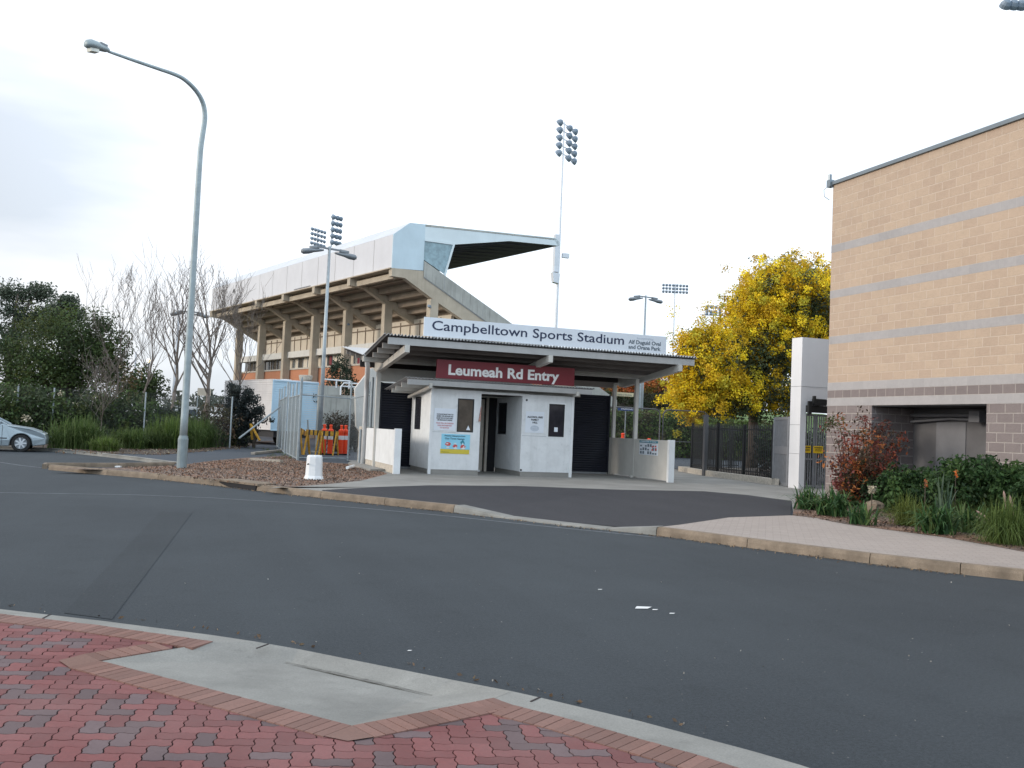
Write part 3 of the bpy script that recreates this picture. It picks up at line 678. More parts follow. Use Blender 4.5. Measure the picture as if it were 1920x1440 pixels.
for i, (s, w, x) in enumerate((('ALCOHOL FREE', .52, 10.31), ('FAMILY', .26, 10.44), ('HILL', .17, 10.49))): text(s, w, .055, (x, BY-.013, 1.97-i*.085), 'letter_black', n2, bold=.03)
mb = MB(); pts = [(10.57+.15*math.cos(t), BY-.0125, 1.645+.09*math.sin(t)*(1 if math.sin(t) > 0 else 1.1)) for t in [k*2*PI/18 for k in range(18)]]; mb.prism(pts, (0, -.002, 0)); mb.build('emblem', 'letter_faint', n2)
text('FREE', .16, .05, (10.49, BY-.016, 1.63), 'notice_white', n2)
ps = thing('poster', 'light blue poster with three red figures above a yellow strip, below the booth window', 'poster', (8.0, BY-.01, .77))
MB().box(7.55, 8.46, BY-.01, BY, .90, 1.36).build('picture', 'poster_blue', ps)
MB().box(7.53, 8.45, BY-.012, BY, .76, .896).build('strip', 'poster_yellow', ps)
text('Awards Champions from', .66, .045, (7.64, BY-.011, 1.285), 'letter_navy', ps, bold=.01); text('Our Town Games', .62, .055, (7.66, BY-.011, 1.195), 'letter_navy', ps, bold=.01)
text('www.events.com.au', .24, .018, (7.56, BY-.013, .80), 'letter_black', ps); 
for cx, cz, r, n in ((7.76, 1.05, .085, 14), (7.99, .99, .075, 12), (8.24, .98, .085, 14)):
    MB().prism([(cx+r*math.cos(t)*random.uniform(.85, 1.15), BY-.010, cz+r*.72*math.sin(t)*random.uniform(.8, 1.2)) for t in [k*2*PI/n for k in range(n)]], (0, -.003, 0)).build('figure', 'poster_red', ps)
for cx, cz, r in ((7.74, 1.06, .035), (7.99, 1.07, .04), (8.23, 1.06, .035), (8.02, .97, .025), (8.27, .98, .03), (7.76, .945, .05), (8.0, .93, .06), (8.25, .93, .06)):
    MB().prism([(cx+r*math.cos(k*PI/5), BY-.0135, cz+r*.5*math.sin(k*PI/5)) for k in range(10)], (0, -.002, 0)).build('figure_detail', 'litter_white', ps)
mb = MB(); mb.prism([(8.19, BY-.0155, 1.03), (8.15, BY-.0155, 1.12), (8.23, BY-.0155, 1.2), (8.29, BY-.0155, 1.1), (8.27, BY-.0155, 1.02), (8.25, BY-.0155, 1.11), (8.21, BY-.0155, 1.11)], (0, -.002, 0)); mb.build('hat', 'poster_teal', ps)
mb = MB().box(8.70, 8.755, BY-.07, BY-.01, 1.78, 2.24); mb.v = [(v[0]+(.08 if v[2] > 2 else 0)*(1 if v[0] < 8.72 else .1), v[1], v[2]) for v in mb.v]
tagit(mb.build('flyer', 'poster_skin'), 'narrow brown and pink flyer at the left side of the booth passage', 'flyer')

# ================================================================== ENTRY CANOPY
can = thing('entry_canopy', 'large entrance canopy with corrugated butterfly roof on cream steel posts', 'canopy', (10.4, 29, .128))
corrugated(5.36, 15.55, (26.17, 4.135), (29.25, 3.73), 'roof', 'roof_zinc', can, amp=.03)
MB().prism([(5.42, 26.25, 4.085), (5.42, 29.2, 3.685), (5.42, 29.2, 3.67), (5.42, 26.25, 4.07)], (10.08, 0, 0)).build('shade_lining', 'roof_under', can)  # added dark sheet: shade under the galvanised roof, put in as colour
MB().prism([(5.42, 29.4, 3.685), (5.42, 33.3, 4.185), (5.42, 33.3, 4.17), (5.42, 29.4, 3.67)], (10.08, 0, 0)).build('shade_lining', 'roof_under', can)  # same painted shade below the back wing
corrugated(5.36, 15.55, (29.33, 3.73), (33.45, 4.26), 'roof', 'roof_zinc', can)
MB().box(5.5, 15.5, 26.24, 26.30, 3.87, 4.065).build('front_beam', 'fascia_grey', can)
MB().box(5.36, 15.55, 29.2, 29.38, 3.52, 3.70).build('gutter', 'steel_cream', can)
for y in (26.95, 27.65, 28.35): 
    zz = 4.12-(y-26.19)*.134; MB().box(5.5, 15.5, y, y+.06, zz-.22, zz-.062).build('purlin', 'steel_shaded', can)
    MB().box(5.49, 6.0, y-.003, y+.063, zz-.222, zz-.060).build('purlin_lit_end', 'steel_sunlit', can)  # paler sleeve paints sunlight onto the left end of the purlin
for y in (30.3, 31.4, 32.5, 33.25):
    zz = 3.73+(y-29.33)*.1286; MB().box(5.5, 15.5, y, y+.06, zz-.22, zz-.062).build('purlin', 'steel_shaded', can)
    MB().box(5.49, 6.0, y-.003, y+.063, zz-.222, zz-.060).build('purlin_lit_end', 'steel_sunlit', can)  # sunlit end painted paler, as on the front wing
for x in (5.98, 10.42, 14.88):
    MB().prism([(x, 26.16, 3.66), (x, 26.16, 3.87), (x, 29.2, 3.50), (x, 33.0, 3.98), (x, 33.0, 3.8), (x, 30.9, 3.42), (x, 30.2, 3.25), (x, 29.2, 3.34)], (.14, 0, 0)).build('beam', 'steel_cream', can)
for x, y, r in ((6.05, 30.08, .065), (14.6, 28.45, .06), (14.6, 30.15, .055)):
    MB().box(x-r, x+r, y-r, y+r, .13, 3.47 if y < 29 else 3.36).build('post', 'steel_cream', can)
mb = MB(); mb.tube([(5.5, 29.3, 3.55), (5.62, 29.8, 3.38), (5.9, 31.3, 2.95), (6.0, 31.8, 2.6), (6.0, 31.85, .13)], .08, 10); mb.build('downpipe', 'white_paint', can, smooth=True)
MB().box(6.15, 11.5, 30.38, 30.46, 2.98, 3.42).build('header', 'cream_wall', can)
MB().box(11.5, 14.7, 30.38, 30.50, 3.22, 3.42).build('header', 'beam_brown', can)
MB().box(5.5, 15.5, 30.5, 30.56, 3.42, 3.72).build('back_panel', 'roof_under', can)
for (x0, x1, y0, n, lab) in ((6.2, 8.8, 30.35, 'a', 'black closed roller shutter left of the white ticket booth'), (11.84, 14.5, 30.35, 'b', 'black closed roller shutter right of the white ticket booth')):
    t = thing('roller_shutter', lab, 'roller shutter', ((x0+x1)/2, y0, .13), group='black roller shutters either side of the booth')
    n = 34; zz = [.15+2.78*i/n for i in range(n+1)]; V = []; F = []
    for i in range(n): a = zz[i]; b = zz[i+1]; m_ = a+(b-a)*.65; V += [(x0, y0, a), (x1, y0, a), (x0, y0-.018, m_), (x1, y0-.018, m_)]
    V += [(x0, y0, zz[n]), (x1, y0, zz[n])]
    for i in range(2*n): F.append((2*i, 2*i+1, 2*i+3, 2*i+2))
    V += [(x0, y0+.05, .15), (x1, y0+.05, .15), (x0, y0+.05, 2.93), (x1, y0+.05, 2.93)]; k = len(V); F.append((k-4, k-2, k-1, k-3))
    mb = MB(); mb.add(V, F); mb.build('curtain', 'shutter_black', t)
    MB().box(x0+.01, x1-.01, y0-.03, y0+.02, .13, .19).build('bottom_rail', 'gate_grey', t)
    for xx in (x0-.03, x1-.03): MB().box(xx, xx+.06, y0-.05, y0-.02, .13, 2.95).build('guide_rail', 'shutter_black', t)
# low walls
t = thing('low_wall', 'low white screen wall at the left edge of the entrance canopy', 'wall', (6.1, 29, .128))
MB().box(6.05, 6.15, 27.12, 31.7, .36, 1.42).build('panel', 'white_paint', t); MB().box(6.06, 6.14, 27.12, 31.7, .12, .36).build('plinth', 'stone_pale', t)
MB().box(6.0, 6.2, 27.0, 27.12, .12, 1.46).build('end_post', 'white_paint', t)
t = thing('low_wall', 'low white screen wall at the right edge of the canopy, carrying a notice', 'wall', (14.6, 28.5, .128))
MB().box(14.55, 14.65, 26.02, 30.9, .17, 1.44).build('panel', 'cream_wall', t); MB().box(14.5, 14.7, 25.9, 26.02, .12, 1.46).build('end_post', 'white_paint', t)
for y in (28.4, 30.3): MB().box(14.46, 14.62, y, y+.08, .128, .19).build('foot', 'steel_cream', t)
t = thing('notice', 'wide white notice of small pictures on the right low wall', 'notice', (14.54, 27.3, 1))
MB().box(14.54, 14.55, 26.72, 27.98, .93, 1.32).build('board', 'notice_white', t); MB().box(14.532, 14.54, 26.72, 27.98, 1.325, 1.40).build('heading', 'poster_teal', t)
for i in range(7):
    for j in range(3):
        if random.random() < .8: y = 27.92-i*.17; MB().box(14.532, 14.539, y-.11, y, .96+j*.12, .96+j*.12+random.choice((.05, .09))).build('picture', 'letter_grey', t)
for y, zz in ((27.1, 1.18), (27.12, 1.08), (26.9, 1.2), (26.88, 1.1)): MB().box(14.528, 14.531, y-.1, y, zz, zz+.05).build('picture', 'poster_red', t)
text('CONDITIONS OF ENTRY', 1.1, .045, (14.531, 27.9, 1.345), 'notice_white', t, face='-x')
# big roof signs
t = thing('sign', 'long white roof sign reading Campbelltown Sports Stadium above the canopy', 'sign', (10.5, 26.35, 4.2))
MB().box(6.56, 14.52, 26.36, 26.42, 4.19, 4.745).build('panel', 'sign_white', t)
text('Campbelltown Sports Stadium', 6.22, .285, (6.80, 26.36, 4.385), 'letter_navy', t, bold=.008)
text('Alf Duguid Oval', 1.14, .12, (13.18, 26.36, 4.44), 'letter_grey', t, bold=.03); text('and Orana Park', 1.14, .12, (13.18, 26.36, 4.28), 'letter_grey', t, bold=.03)
text('Incorporating', .58, .07, (13.47, 26.36, 4.60), 'letter_faint', t)
mb = MB()
for i in range(5): x = 7+i*1.8; mb.bar((x, 26.42, 4.6), (x, 27.0, 4.1), .04, .04)
mb.build('bracket', 'galv', t)
t = thing('sign', 'maroon sign with white letters reading Leumeah Rd Entry on the booth roof', 'sign', (9.5, 27.4, 3.0))
MB().box(7.22, 11.74, 27.2, 27.26, 3.03, 3.595).build('panel', 'sign_maroon', t)
text('Leumeah Rd Entry', 3.62, .31, (7.59, 27.2, 3.16), 'letter_white', t, bold=.03)
# small hanging signs right
t = thing('sign', 'cream direction sign hanging between the right canopy posts', 'sign', (15, 33, 2.6))
a = aY(1155, 736, 33); b = aY(1188, 741, 33); MB().box(a.x, b.x, 33, 33.03, a.z-.13, a.z+.02).build('panel', 'sign_cream', t); MB().box(a.x, a.x+.05, 33, 33.04, a.z+.02, a.z+.18).build('bracket', 'sign_cream', t)
text('GATE C TO OVAL', b.x-a.x-.15, .06, (a.x+.08, 33, a.z-.1), 'letter_grey', t)
t = thing('sign', 'small dark blue sign with white lettering seen behind the canopy posts', 'sign', (16, 36, 2.2))
a = aY(1159, 765, 36); b = aY(1189, 771, 36); MB().box(a.x, b.x, 36, 36.03, a.z-.1, a.z+.06).build('panel', 'sign_blue', t); text('PARKING', b.x-a.x-.2, .07, (a.x+.15, 36, a.z-.06), 'letter_white', t, bold=.01)
MB().box((a.x+b.x)/2-.02, (a.x+b.x)/2+.02, 36.03, 36.06, .1, a.z+.05).build('post', 'galv', t)

# white sloping side wall behind the canopy's left edge
W = lambda x, y: tuple(aY(x, y, 40))
mb = MB(); mb.prism([W(696, 690), W(666, 728), W(668, 800), W(690, 830), (10.5, 40, .1), (10.5, 40, 3.9)], (0, .3, 0))
top('stair_wall', mb, 'cream_wall', 'cream concrete wall with sloping top edge behind the left canopy downpipe', 'wall')

# ================================================================== BRICK BUILDING
t = thing('brick_building', 'tall tan blockwork building with grey bands and a dark recess at the right', 'building', (20, 14, .13))
X0 = 16.05; T = 8.44; Y1 = 20.35; Y0 = -4
MB().box(X0, 34, Y0, Y1, 3.163, T).build('wall', 'tan_block', t)
MB().box(X0, 34, Y0, Y1, 2.76, 2.96).build('wall_course', 'dark_course', t)
MB().box(X0, 34, 18.67, Y1, -.05, 2.555).build('lower_wall', 'dark_block', t)
MB().box(X0, 34, Y0, 15.2, -.05, 2.555).build('lower_wall', 'dark_block', t)
for zb, h in ((2.96, .203), (4.178, .203), (5.396, .203), (6.614, .203)): MB().box(X0-.004, 34, Y0, Y1+.004, zb, zb+h).build('band', 'grey_band', t)
MB().box(X0-.006, 34, Y0, Y1+.006, 2.555, 2.76).build('lintel', 'grey_band', t)
MB().box(X0-.06, 34, Y0, Y1+.06, T, T+.09).build('roof_flashing', 'flashing', t)
MB().box(17.35, 17.5, 15.2, 18.67, .0, 2.555).build('recess_wall', 'recess_panel', t)
MB().box(17.33, 17.35, 17.0, 17.9, .9, 2.2).build('recess_panel', 'recess_panel_pale', t)
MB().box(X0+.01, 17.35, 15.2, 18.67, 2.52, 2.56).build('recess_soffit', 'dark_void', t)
mb = MB(); mb.tube([(17.2, 15.3, 2.36), (17.2, 18.6, 2.36)], .04, 8); mb.tube([(17.25, 15.3, 2.22), (17.22, 17.4, 2.28), (17.2, 18.6, 2.2)], .03, 8); mb.box(17.0, 17.3, 16.3, 16.6, 2.2, 2.45); mb.build('pipe', 'recess_panel_pale', t)
mb = MB(); mb.box(X0-.12, X0+.02, Y1-.02, Y1+.12, T-.05, T+.14); mb.tube([(X0-.05, Y1+.08, T+.1), (X0-.05, Y1+.08, T+.3)], .05, 8); mb.tube([(X0-.06, Y1+.1, T), (X0-.2, Y1+.12, T-.12), (X0-.18, Y1+.12, T-.3), (X0-.03, Y1+.1, T-.38)], .008, 5)
tagit(mb.build('security_camera', 'flashing'), 'small camera fitting on the top corner of the tan building', 'camera')
# portal with gates
t = thing('gate_portal', 'tall white clad portal slab between the fence and the tan building', 'gate portal', (18.3, 24.5, .128))
MB().box(18.15, 18.36, 24.28, 24.8, .12, 4.84).build('column', 'pylon_white', t); MB().box(18.36, 22, 24.30, 24.8, 2.72, 4.84).build('panel', 'pylon_white', t)
mb = MB(); mb.box(18.145, 18.15, 24.28, 24.8, 3.30, 3.312); mb.box(18.15, 21, 24.275, 24.28, 3.30, 3.31); mb.box(18.145, 18.15, 24.28, 24.8, 2.1, 2.11); mb.box(18.145, 18.15, 24.28, 24.8, 1.2, 1.21); mb.build('panel_joint', 'gate_grey', t)
MB().box(18.34, 21.5, 24.2, 24.29, 2.50, 2.72).build('track_beam', 'fence_black', t)
mb = MB(); mb.box(18.55, 18.95, 24.08, 24.26, 2.73, 2.93); mb.box(18.52, 18.58, 24.1, 24.2, 2.73, 3.02); mb.prism([(18.95, 24.08, 2.75), (19.06, 24.08, 2.84), (18.95, 24.08, 2.93)], (0, .15, 0)); mb.box(18.34, 18.45, 24.12, 24.2, 2.45, 2.85)
mb.build('motor_box', 'fence_black', t)
for i, (x0, x1) in enumerate((((18.38, 18.83), (18.87, 19.45)))):
    g = thing('gate', ('grey barred gate leaf beside the white column, with a yellow sign' , 'grey barred gate leaf next to the building corner, with a yellow sign')[i], 'gate', ((x0+x1)/2, 24.45, .13), group='grey gates inside the portal')
    f = MB(); f.box(x0, x0+.05, 24.42, 24.47, .14, 2.46); f.box(x1-.05, x1, 24.42, 24.47, .14, 2.46); f.box(x0+.05, x1-.05, 24.42, 24.47, .14, .2); f.box(x0+.05, x1-.05, 24.42, 24.47, 2.40, 2.46); f.box(x0+.05, x1-.05, 24.42, 24.47, 1.02, 1.07); f.build('frame', 'gate_grey', g)
    b_ = MB(); n = int((x1-x0-.1)/.075)
    for k in range(1, n): x = x0+.05+(x1-x0-.1)*k/n; b_.box(x-.014, x+.014, 24.43, 24.46, .2, 2.4)
    b_.build('bars', 'gate_grey', g)
    MB().box(x0, x1, 24.50, 24.52, .14, 2.4).build('mesh', 'chain_link_dark', g)
for i, (a, b, c, d) in enumerate(((1500, 835, 1517, 848), (1525, 836, 1543, 849))):
    p = aY(a, b, 24.4); q = aY(c, d, 24.4); s = thing('warning_sign', ('yellow warning sign on the gate leaf beside the white column', 'yellow warning sign on the gate leaf next to the building corner')[i], 'sign', (p.x, 24.4, q.z), group='yellow signs on the grey gates')
    if i == 0: q.x += .06; p.x = 18.40
    MB().box(p.x, q.x, 24.395, 24.41, q.z-.02, p.z).build('plate', 'warn_yellow', s)
    w = q.x-p.x; text('WARNING', w*.8, .035, (p.x+w*.1, 24.394, p.z-.07), 'letter_black', s, bold=.02); text('THIS GATE IS', w*.7, .02, (p.x+w*.15, 24.394, p.z-.12), 'letter_black', s); text('AUTOMATIC', w*.7, .02, (p.x+w*.15, 24.394, p.z-.16), 'letter_black', s)
# narrow open gate leaf left of column
g = thing('gate', 'narrow grey steel gate standing open between black fence and white portal', 'gate', (18.5, 25.8, .13))
A = Vector((18.95, 26.7, 0)); Bv = Vector((18.3, 25.0, 0))
f = MB(); L = lambda u, zz: tuple(A.lerp(Bv, u)+Vector((0, 0, zz)))
for u in (0.02, .98): f.bar(L(u, .15), L(u, 2.35), .09, .09, (1, 0, 0))
for zz in (.18, 1.28, 2.32): f.bar(L(.02, zz), L(.98, zz), .05, .09 if zz != 1.28 else .25)
f.build('frame', 'gate_grey', g); f = MB()
for k in range(1, 15): f.bar(L(k/15, .2), L(k/15, 2.3), .03, .03, (1, 0, 0))
f.build('bars', 'gate_grey', g)

# ================================================================== BLACK PALISADE FENCE and raised bed
t = thing('palisade_fence', 'black steel picket fence on a concrete edging under the yellow tree', 'fence', (19.1, 30, .13))
FP = [Vector((22.5, 34.2, 0)), Vector((19.75, 33.4, 0)), Vector((19.2, 30.6, 0)), Vector((19.05, 26.9, 0))]
pk = MB(); rl = MB()
for a, b in zip(FP[:-1], FP[1:]):
    n = int((b-a).length/.115)
    for i in range(n): p = a.lerp(b, i/n); pk.tube([p+Vector((0, 0, .3)), p+Vector((0, 0, 2.02)), p+Vector((0, 0, 2.12))], [.020, .020, .004], 4, cap=False)
    for zz in (.45, 1.93): rl.bar(a+Vector((0, 0, zz)), b+Vector((0, 0, zz)), .04, .04)
pk.build('pickets', 'fence_black', t); rl.build('rail', 'fence_black', t)
for p in FP[1:]: MB().box(p.x-.04, p.x+.04, p.y-.04, p.y+.04, .13, 2.15).build('post', 'fence_black', t)
mid = FP[2].lerp(FP[3], .5); MB().box(mid.x-.04, mid.x+.04, mid.y-.04, mid.y+.04, .13, 2.1).build('post', 'fence_black', t)
EP = [Vector((22.5, 33.9, 0)), gp(1273, 884), gp(1325, 893), gp(1400, 903), gp(1448, 910), Vector((18.75, 26.4, 0))]
mb = MB()
for a, b in zip(EP[1:-1], EP[2:]): mb.bar((a.x+.1, a.y, .2), (b.x+.1, b.y, .2), .25, .26)
mb.bar((22.5, 34, .2), (EP[1].x+.1, EP[1].y, .2), .25, .26)
struct('bed_edging', mb, 'stone_pale')
sheet('planting_bed', [(EP[1].x+.2, EP[1].y-.1, .27), (EP[2].x+.2, EP[2].y, .27), (18.95, 26.5, .27), (30, 26.5, .27), (30, 38, .27), (20.5, 36, .27)], 'soil')

# grey pipe-framed mesh gates behind
def pipe_gate(ax, bx, Y, ztop, lab, grp):
    t = thing('mesh_gate', lab, 'gate', ((ax+bx)/2, Y, .13), group=grp); r = .25
    P = [(ax, Y, .2), (ax, Y, ztop-r)]+[(ax+r-r*math.cos(k*PI/8), Y, ztop-r+r*math.sin(k*PI/8)) for k in range(1, 5)]+[(bx-r+r*math.sin(k*PI/8), Y, ztop-r+r*math.cos(k*PI/8)) for k in range(0, 5)]+[(bx, Y, .2), (ax, Y, .2)]
    MB().tube(P, .03, 8).build('frame', 'fence_grey', t, smooth=True); MB().tube([(ax, Y, 1.35), (bx, Y, 1.35)], .02, 6).build('rail', 'fence_grey', t)
    MB().box(ax, bx, Y-.003, Y+.003, .2, ztop-.03).build('mesh', 'chain_link_dark', t)
pipe_gate(16.2, 19.1, 35, 2.68, 'grey pipe framed mesh gate left of the black picket fence', 'pipe framed mesh gates')
pipe_gate(19.25, 21.4, 35, 2.68, 'grey pipe framed mesh gate partly behind the black picket fence', 'pipe framed mesh gates')
p = gp(1325, 893); top('post', MB().box(p.x-.07, p.x+.07, p.y+.1, p.y+.24, .13, 2.45), 'fence_grey', 'thick grey square post at the bend of the black picket fence', 'post')
#@@PART3
# ================================================================== GRANDSTAND (own frame: x across, y along, z up)
SPN = 6.1
gs = thing('grandstand', 'large concrete grandstand with white cladding and a cantilever roof behind the entry', 'grandstand', (12.50, 59.76, .1), R_(16))
g_ = lambda mb, n, m, par=None, **k: mb.build(n, m, par or gs, local=True, **k)
LN = SPN*6+.3; ZO = -.1
pz = lambda pts, y: [(u, y, zz+ZO) for u, zz in pts]
H = [(0, 11.76), (0, 13.96), (1.18, 14.91), (1.30, 14.75), (.15, 13.9), (.15, 11.76)]
g_(MB().prism(pz([(0, 11.76), (0, 13.96), (.15, 13.96), (.15, 11.76)], .02), (0, LN, 0)), 'rear_cladding', 'stand_cladding')
g_(MB().prism(pz([(0, 13.965), (1.18, 14.915), (1.3, 14.8), (.15, 13.9)], .02), (0, LN, 0)), 'rear_cladding', 'stand_cladding_roof')
g_(MB().prism(pz([(1.18, 14.92), (13.47, 15.80), (13.8, 15.6), (13.8, 15.28), (13.6, 15.3), (13.3, 15.62), (1.3, 14.80)], -.05), (0, LN, 0)), 'roof', 'stand_pale')
mb = MB()
for k in range(13): mb.box(-.006, 0, 2.6+k*3.05, 2.63+k*3.05, 11.66, 13.84)
g_(mb, 'panel_seam', 'stand_concrete_grey')
g_(MB().box(-.03, 0, 30.2, 30.7, 12.9, 13.2), 'vent', 'gate_grey'); g_(MB().box(-.03, 0, 13.0, 16.2, 11.75, 11.80), 'flashing', 'gate_grey')
g_(MB().prism(pz([(0, 11.74), (0, 13.96), (1.18, 14.91), (2.36, 15.0), (2.36, 11.88)], -.06), (0, .08, 0)), 'end_panel', 'stand_blue')
g_(MB().prism(pz([(2.36, 14.97), (13.45, 15.76), (13.78, 15.55), (13.8, 15.27), (9.3, 14.94), (4.65, 13.98), (2.36, 13.9)], -.05), (0, .08, 0)), 'roof_end_panel', 'stand_pale')
g_(MB().prism(pz([(2.36, 14.86), (13.3, 15.66), (13.3, 15.72), (2.36, 14.99)], -.065), (0, .012, 0)), 'roof_trim', 'stand_concrete_grey')
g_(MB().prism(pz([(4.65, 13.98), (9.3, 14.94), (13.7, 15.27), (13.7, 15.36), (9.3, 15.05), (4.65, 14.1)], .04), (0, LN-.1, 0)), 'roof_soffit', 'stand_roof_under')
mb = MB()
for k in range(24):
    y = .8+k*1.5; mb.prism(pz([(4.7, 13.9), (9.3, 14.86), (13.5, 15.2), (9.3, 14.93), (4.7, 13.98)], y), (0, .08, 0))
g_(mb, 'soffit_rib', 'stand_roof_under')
g_(MB().prism(pz([(2.4, 12.62), (2.4, 13.88), (4.6, 13.95), (4.08, 11.86)], .0), (0, .03, 0)), 'end_window', 'glass_teal')
g_(MB().bar((4.68, -.02, 13.95), (3.95, -.02, 11.3), .1, .14), 'strut', 'stand_pale'); g_(MB().bar((2.4, -.03, 13.86), (4.6, -.03, 13.93), .08, .16), 'window_head', 'stand_pale')
g_(MB().bar((3.95, .35, 13.9), (3.75, .35, 12.0), .08, .10), 'mullion', 'gate_grey')
# raker at the gable end and parapet
SL = .478
lo = lambda u: 11.22-(u-.98)*.49
mb = MB()
for k in range(13): mb.box(-.006, 0, 2.6+k*3.05, 2.63+k*3.05, 11.66, 13.84)
g_(mb, 'panel_seam', 'stand_concrete_grey')
g_(MB().box(-.03, 0, 30.2, 30.7, 12.9, 13.2), 'vent', 'gate_grey'); g_(MB().box(-.03, 0, 13.0, 16.2, 11.75, 11.80), 'flashing', 'gate_grey')
g_(MB().prism(pz([(0, 11.74), (2.36, 11.84), (2.38, 11.44), (7.32, 9.08), (20, 3.0), (20, 1.9), (5.56, 8.95), (3.25, 10.02), (.98, 11.2), (0, 11.2)], -.1), (0, .45, 0)), 'end_raker', 'stand_concrete')
g_(MB().prism(pz([(2.38, 12.52), (9.6, 9.12), (20, 4.15), (20, 3.02), (7.32, 9.1), (2.38, 11.46)], -.14), (0, .25, 0)), 'parapet', 'stand_concrete_grey')
mb = MB()
for u in (4.0, 7.2, 10.4, 13.6): mb.box(u, u+.02, -.145, -.14, 12.52-(u-2.38)*.47-1.05, 12.52-(u-2.38)*.47-.01+ZO)
mb.prism(pz([(2.38, 11.44), (7.32, 9.07), (20, 3.0), (20, 2.96), (7.32, 9.03), (2.38, 11.40)], -.145), (0, .01, 0)); g_(mb, 'joint', 'gate_grey')
for k in range(1, 7):
    y = SPN*k-.2
    g_(MB().prism(pz([(-.1, 11.72), (.9, 11.72), (12, 6.35), (12, 5.6), (5.56, 8.75), (3.25, 9.95), (1.1, 11.12), (-.1, 11.18)], y), (0, .45, 0)), 'raker', 'stand_concrete')
for k in range(0, 7):
    y = SPN*k-.22+(.1 if k == 0 else 0); u = 3.0 if k == 0 else (2.75 if k < 2 else 2.58)
    g_(MB().box(u, u+.62, y, y+.5, 0, 10.2-(.1 if k else .25)), 'column', 'stand_concrete')
for k in range(0, 7):
    if k == 0: continue
# edge beam behind the brackets and stepped seating underside
for k in range(6): g_(MB().box(.35, .6, SPN*k+.3, SPN*(k+1)-.22, 11.15+ZO, 11.5+ZO), 'edge_beam', 'stand_concrete')
g_(MB().box(-.12, .75, 0, LN, 11.70+ZO, 11.77+ZO), 'edge_slab', 'stand_concrete')
mb = MB(); mr = MB()
n = 22
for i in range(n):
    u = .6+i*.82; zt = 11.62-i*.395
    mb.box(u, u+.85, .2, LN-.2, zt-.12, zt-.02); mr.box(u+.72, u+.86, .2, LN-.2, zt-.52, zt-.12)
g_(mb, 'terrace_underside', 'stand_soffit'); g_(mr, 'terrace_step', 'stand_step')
# rear rooms
g_(MB().box(2.95, 6.5, -1.0, LN-.3, 6.96+ZO, 7.50+ZO), 'concourse_slab', 'cream_wall')
g_(MB().box(5.2, 5.35, .6, LN-.5, 7.40, 9.2), 'upper_wall', 'cream_panel')
mb = MB()
for k in range(25): y = .6+k*1.45; mb.box(5.15, 5.2, y, y+.07, 7.45, 9.1)
mb.box(5.16, 5.2, .6, LN-.5, 8.78, 8.88); mb.box(5.16, 5.2, .6, LN-.5, 7.42, 7.52); g_(mb, 'panel_frame', 'stand_soffit')
g_(MB().box(3.25, 12, -1.0, LN-.3, .0, 5.92+ZO), 'brick_wall', 'orange_brick')
g_(MB().box(3.18, 3.4, -1.0, LN-.3, 5.92+ZO, 6.05+ZO), 'sill', 'stone_pale')
g_(MB().box(3.6, 3.7, -1.0, LN-.3, 6.05+ZO, 6.96+ZO), 'window', 'glass_brown')
for k in range(36):
    y = .1+k*1.0; g_(MB().box(3.54, 3.6, y, y+.06, 5.95, 6.86), 'mullion', 'gate_grey')
    if k % 3 != 1 and k < 26: g_(MB().box(3.57, 3.6, y+.1, y+.95, 6.0, 6.8), 'blind', 'cream_panel')
g_(MB().box(3.56, 3.59, 11.2, 11.6, 6, 6.8), 'curtain', 'sign_maroon'); g_(MB().box(3.56, 3.59, 16.3, 16.7, 6, 6.8), 'curtain', 'sign_maroon')
mb = MB(); mb.tube([(3.2, 12.4, 9.3), (3.0, 12.3, 9.25), (2.9, 12.2, 9.1)], .05, 6); mb.lathe([(.03, 0), (.16, .05), (.18, .15), (.05, .3)], 8, (2.85, 12.1, 8.9)); g_(mb, 'floodlight', 'flood_dark')
mb = MB(); mb.bar((3.0, -.1, 9.4), (2.75, -.3, 9.45), .15, .15); g_(mb, 'floodlight', 'flood_dark')

# ================================================================== LIGHT MASTS
def flood_mast(px, ptop, dist_Y, rows, cols, rowh, colw, azim, label, ztop_extra=0, lamp=.62, mr=.16, platform=False, miss=(), mastm='mast_pale', arm=True):
    T = aY(px, ptop, dist_Y); t = thing('floodlight_mast', label, 'floodlight', (T.x, T.y, .1), azim, group='stadium floodlight masts')
    h = T.z-.1; MB().tube([(0, 0, -1), (0, 0, h*.5), (0, 0, h)], [mr*1.7, mr*1.2, mr*.7], 10).build('mast', mastm, t, local=True)
    L0 = None
    for r in range(rows):
        zz = h-.2-r*rowh; 
        MB().bar((colw[0]-.2, 0, zz), (colw[-1]+.2, 0, zz), .08, .1).build('crossarm', mastm, t, local=True)
        for c, x in enumerate(colw):
            if (r, c) in miss: continue
            if L0 is None:
                mb = MB(); s = lamp
                mb.lathe([(.12*s, .42*s), (.30*s, .30*s), (.46*s, .02*s), (.5*s, -.32*s), (.47*s, -.32*s)], 12); M = Matrix.Rotation(R_(55), 4, 'X')
                mb.v = [tuple(M @ Vector(v)) for v in mb.v]; mb.bar((-.06, 0, .35*s), (.06, 0, .35*s), .1, .1)
                L0 = mb.build('floodlight', 'flood_dark', t, local=True, smooth=False); L = L0
            else: L = L0.copy(); COL.objects.link(L); L.parent = t
            L.location = (x, -.25, zz-.25)
    if platform: MB().box(-3, 3, -.4, .4, h-.2-rows*rowh, h-.05-rows*rowh).build('platform', 'lamp_grey', t, local=True)
    return t
flood_mast(1058, 229, 96, 5, 3, .86, (-1.3, .9, 2.2), R_(38), 'tallest floodlight mast rising directly behind the canopy roof tip', lamp=.8, mr=.13)
mb = MB(); T = aY(1053, 468, 96); 
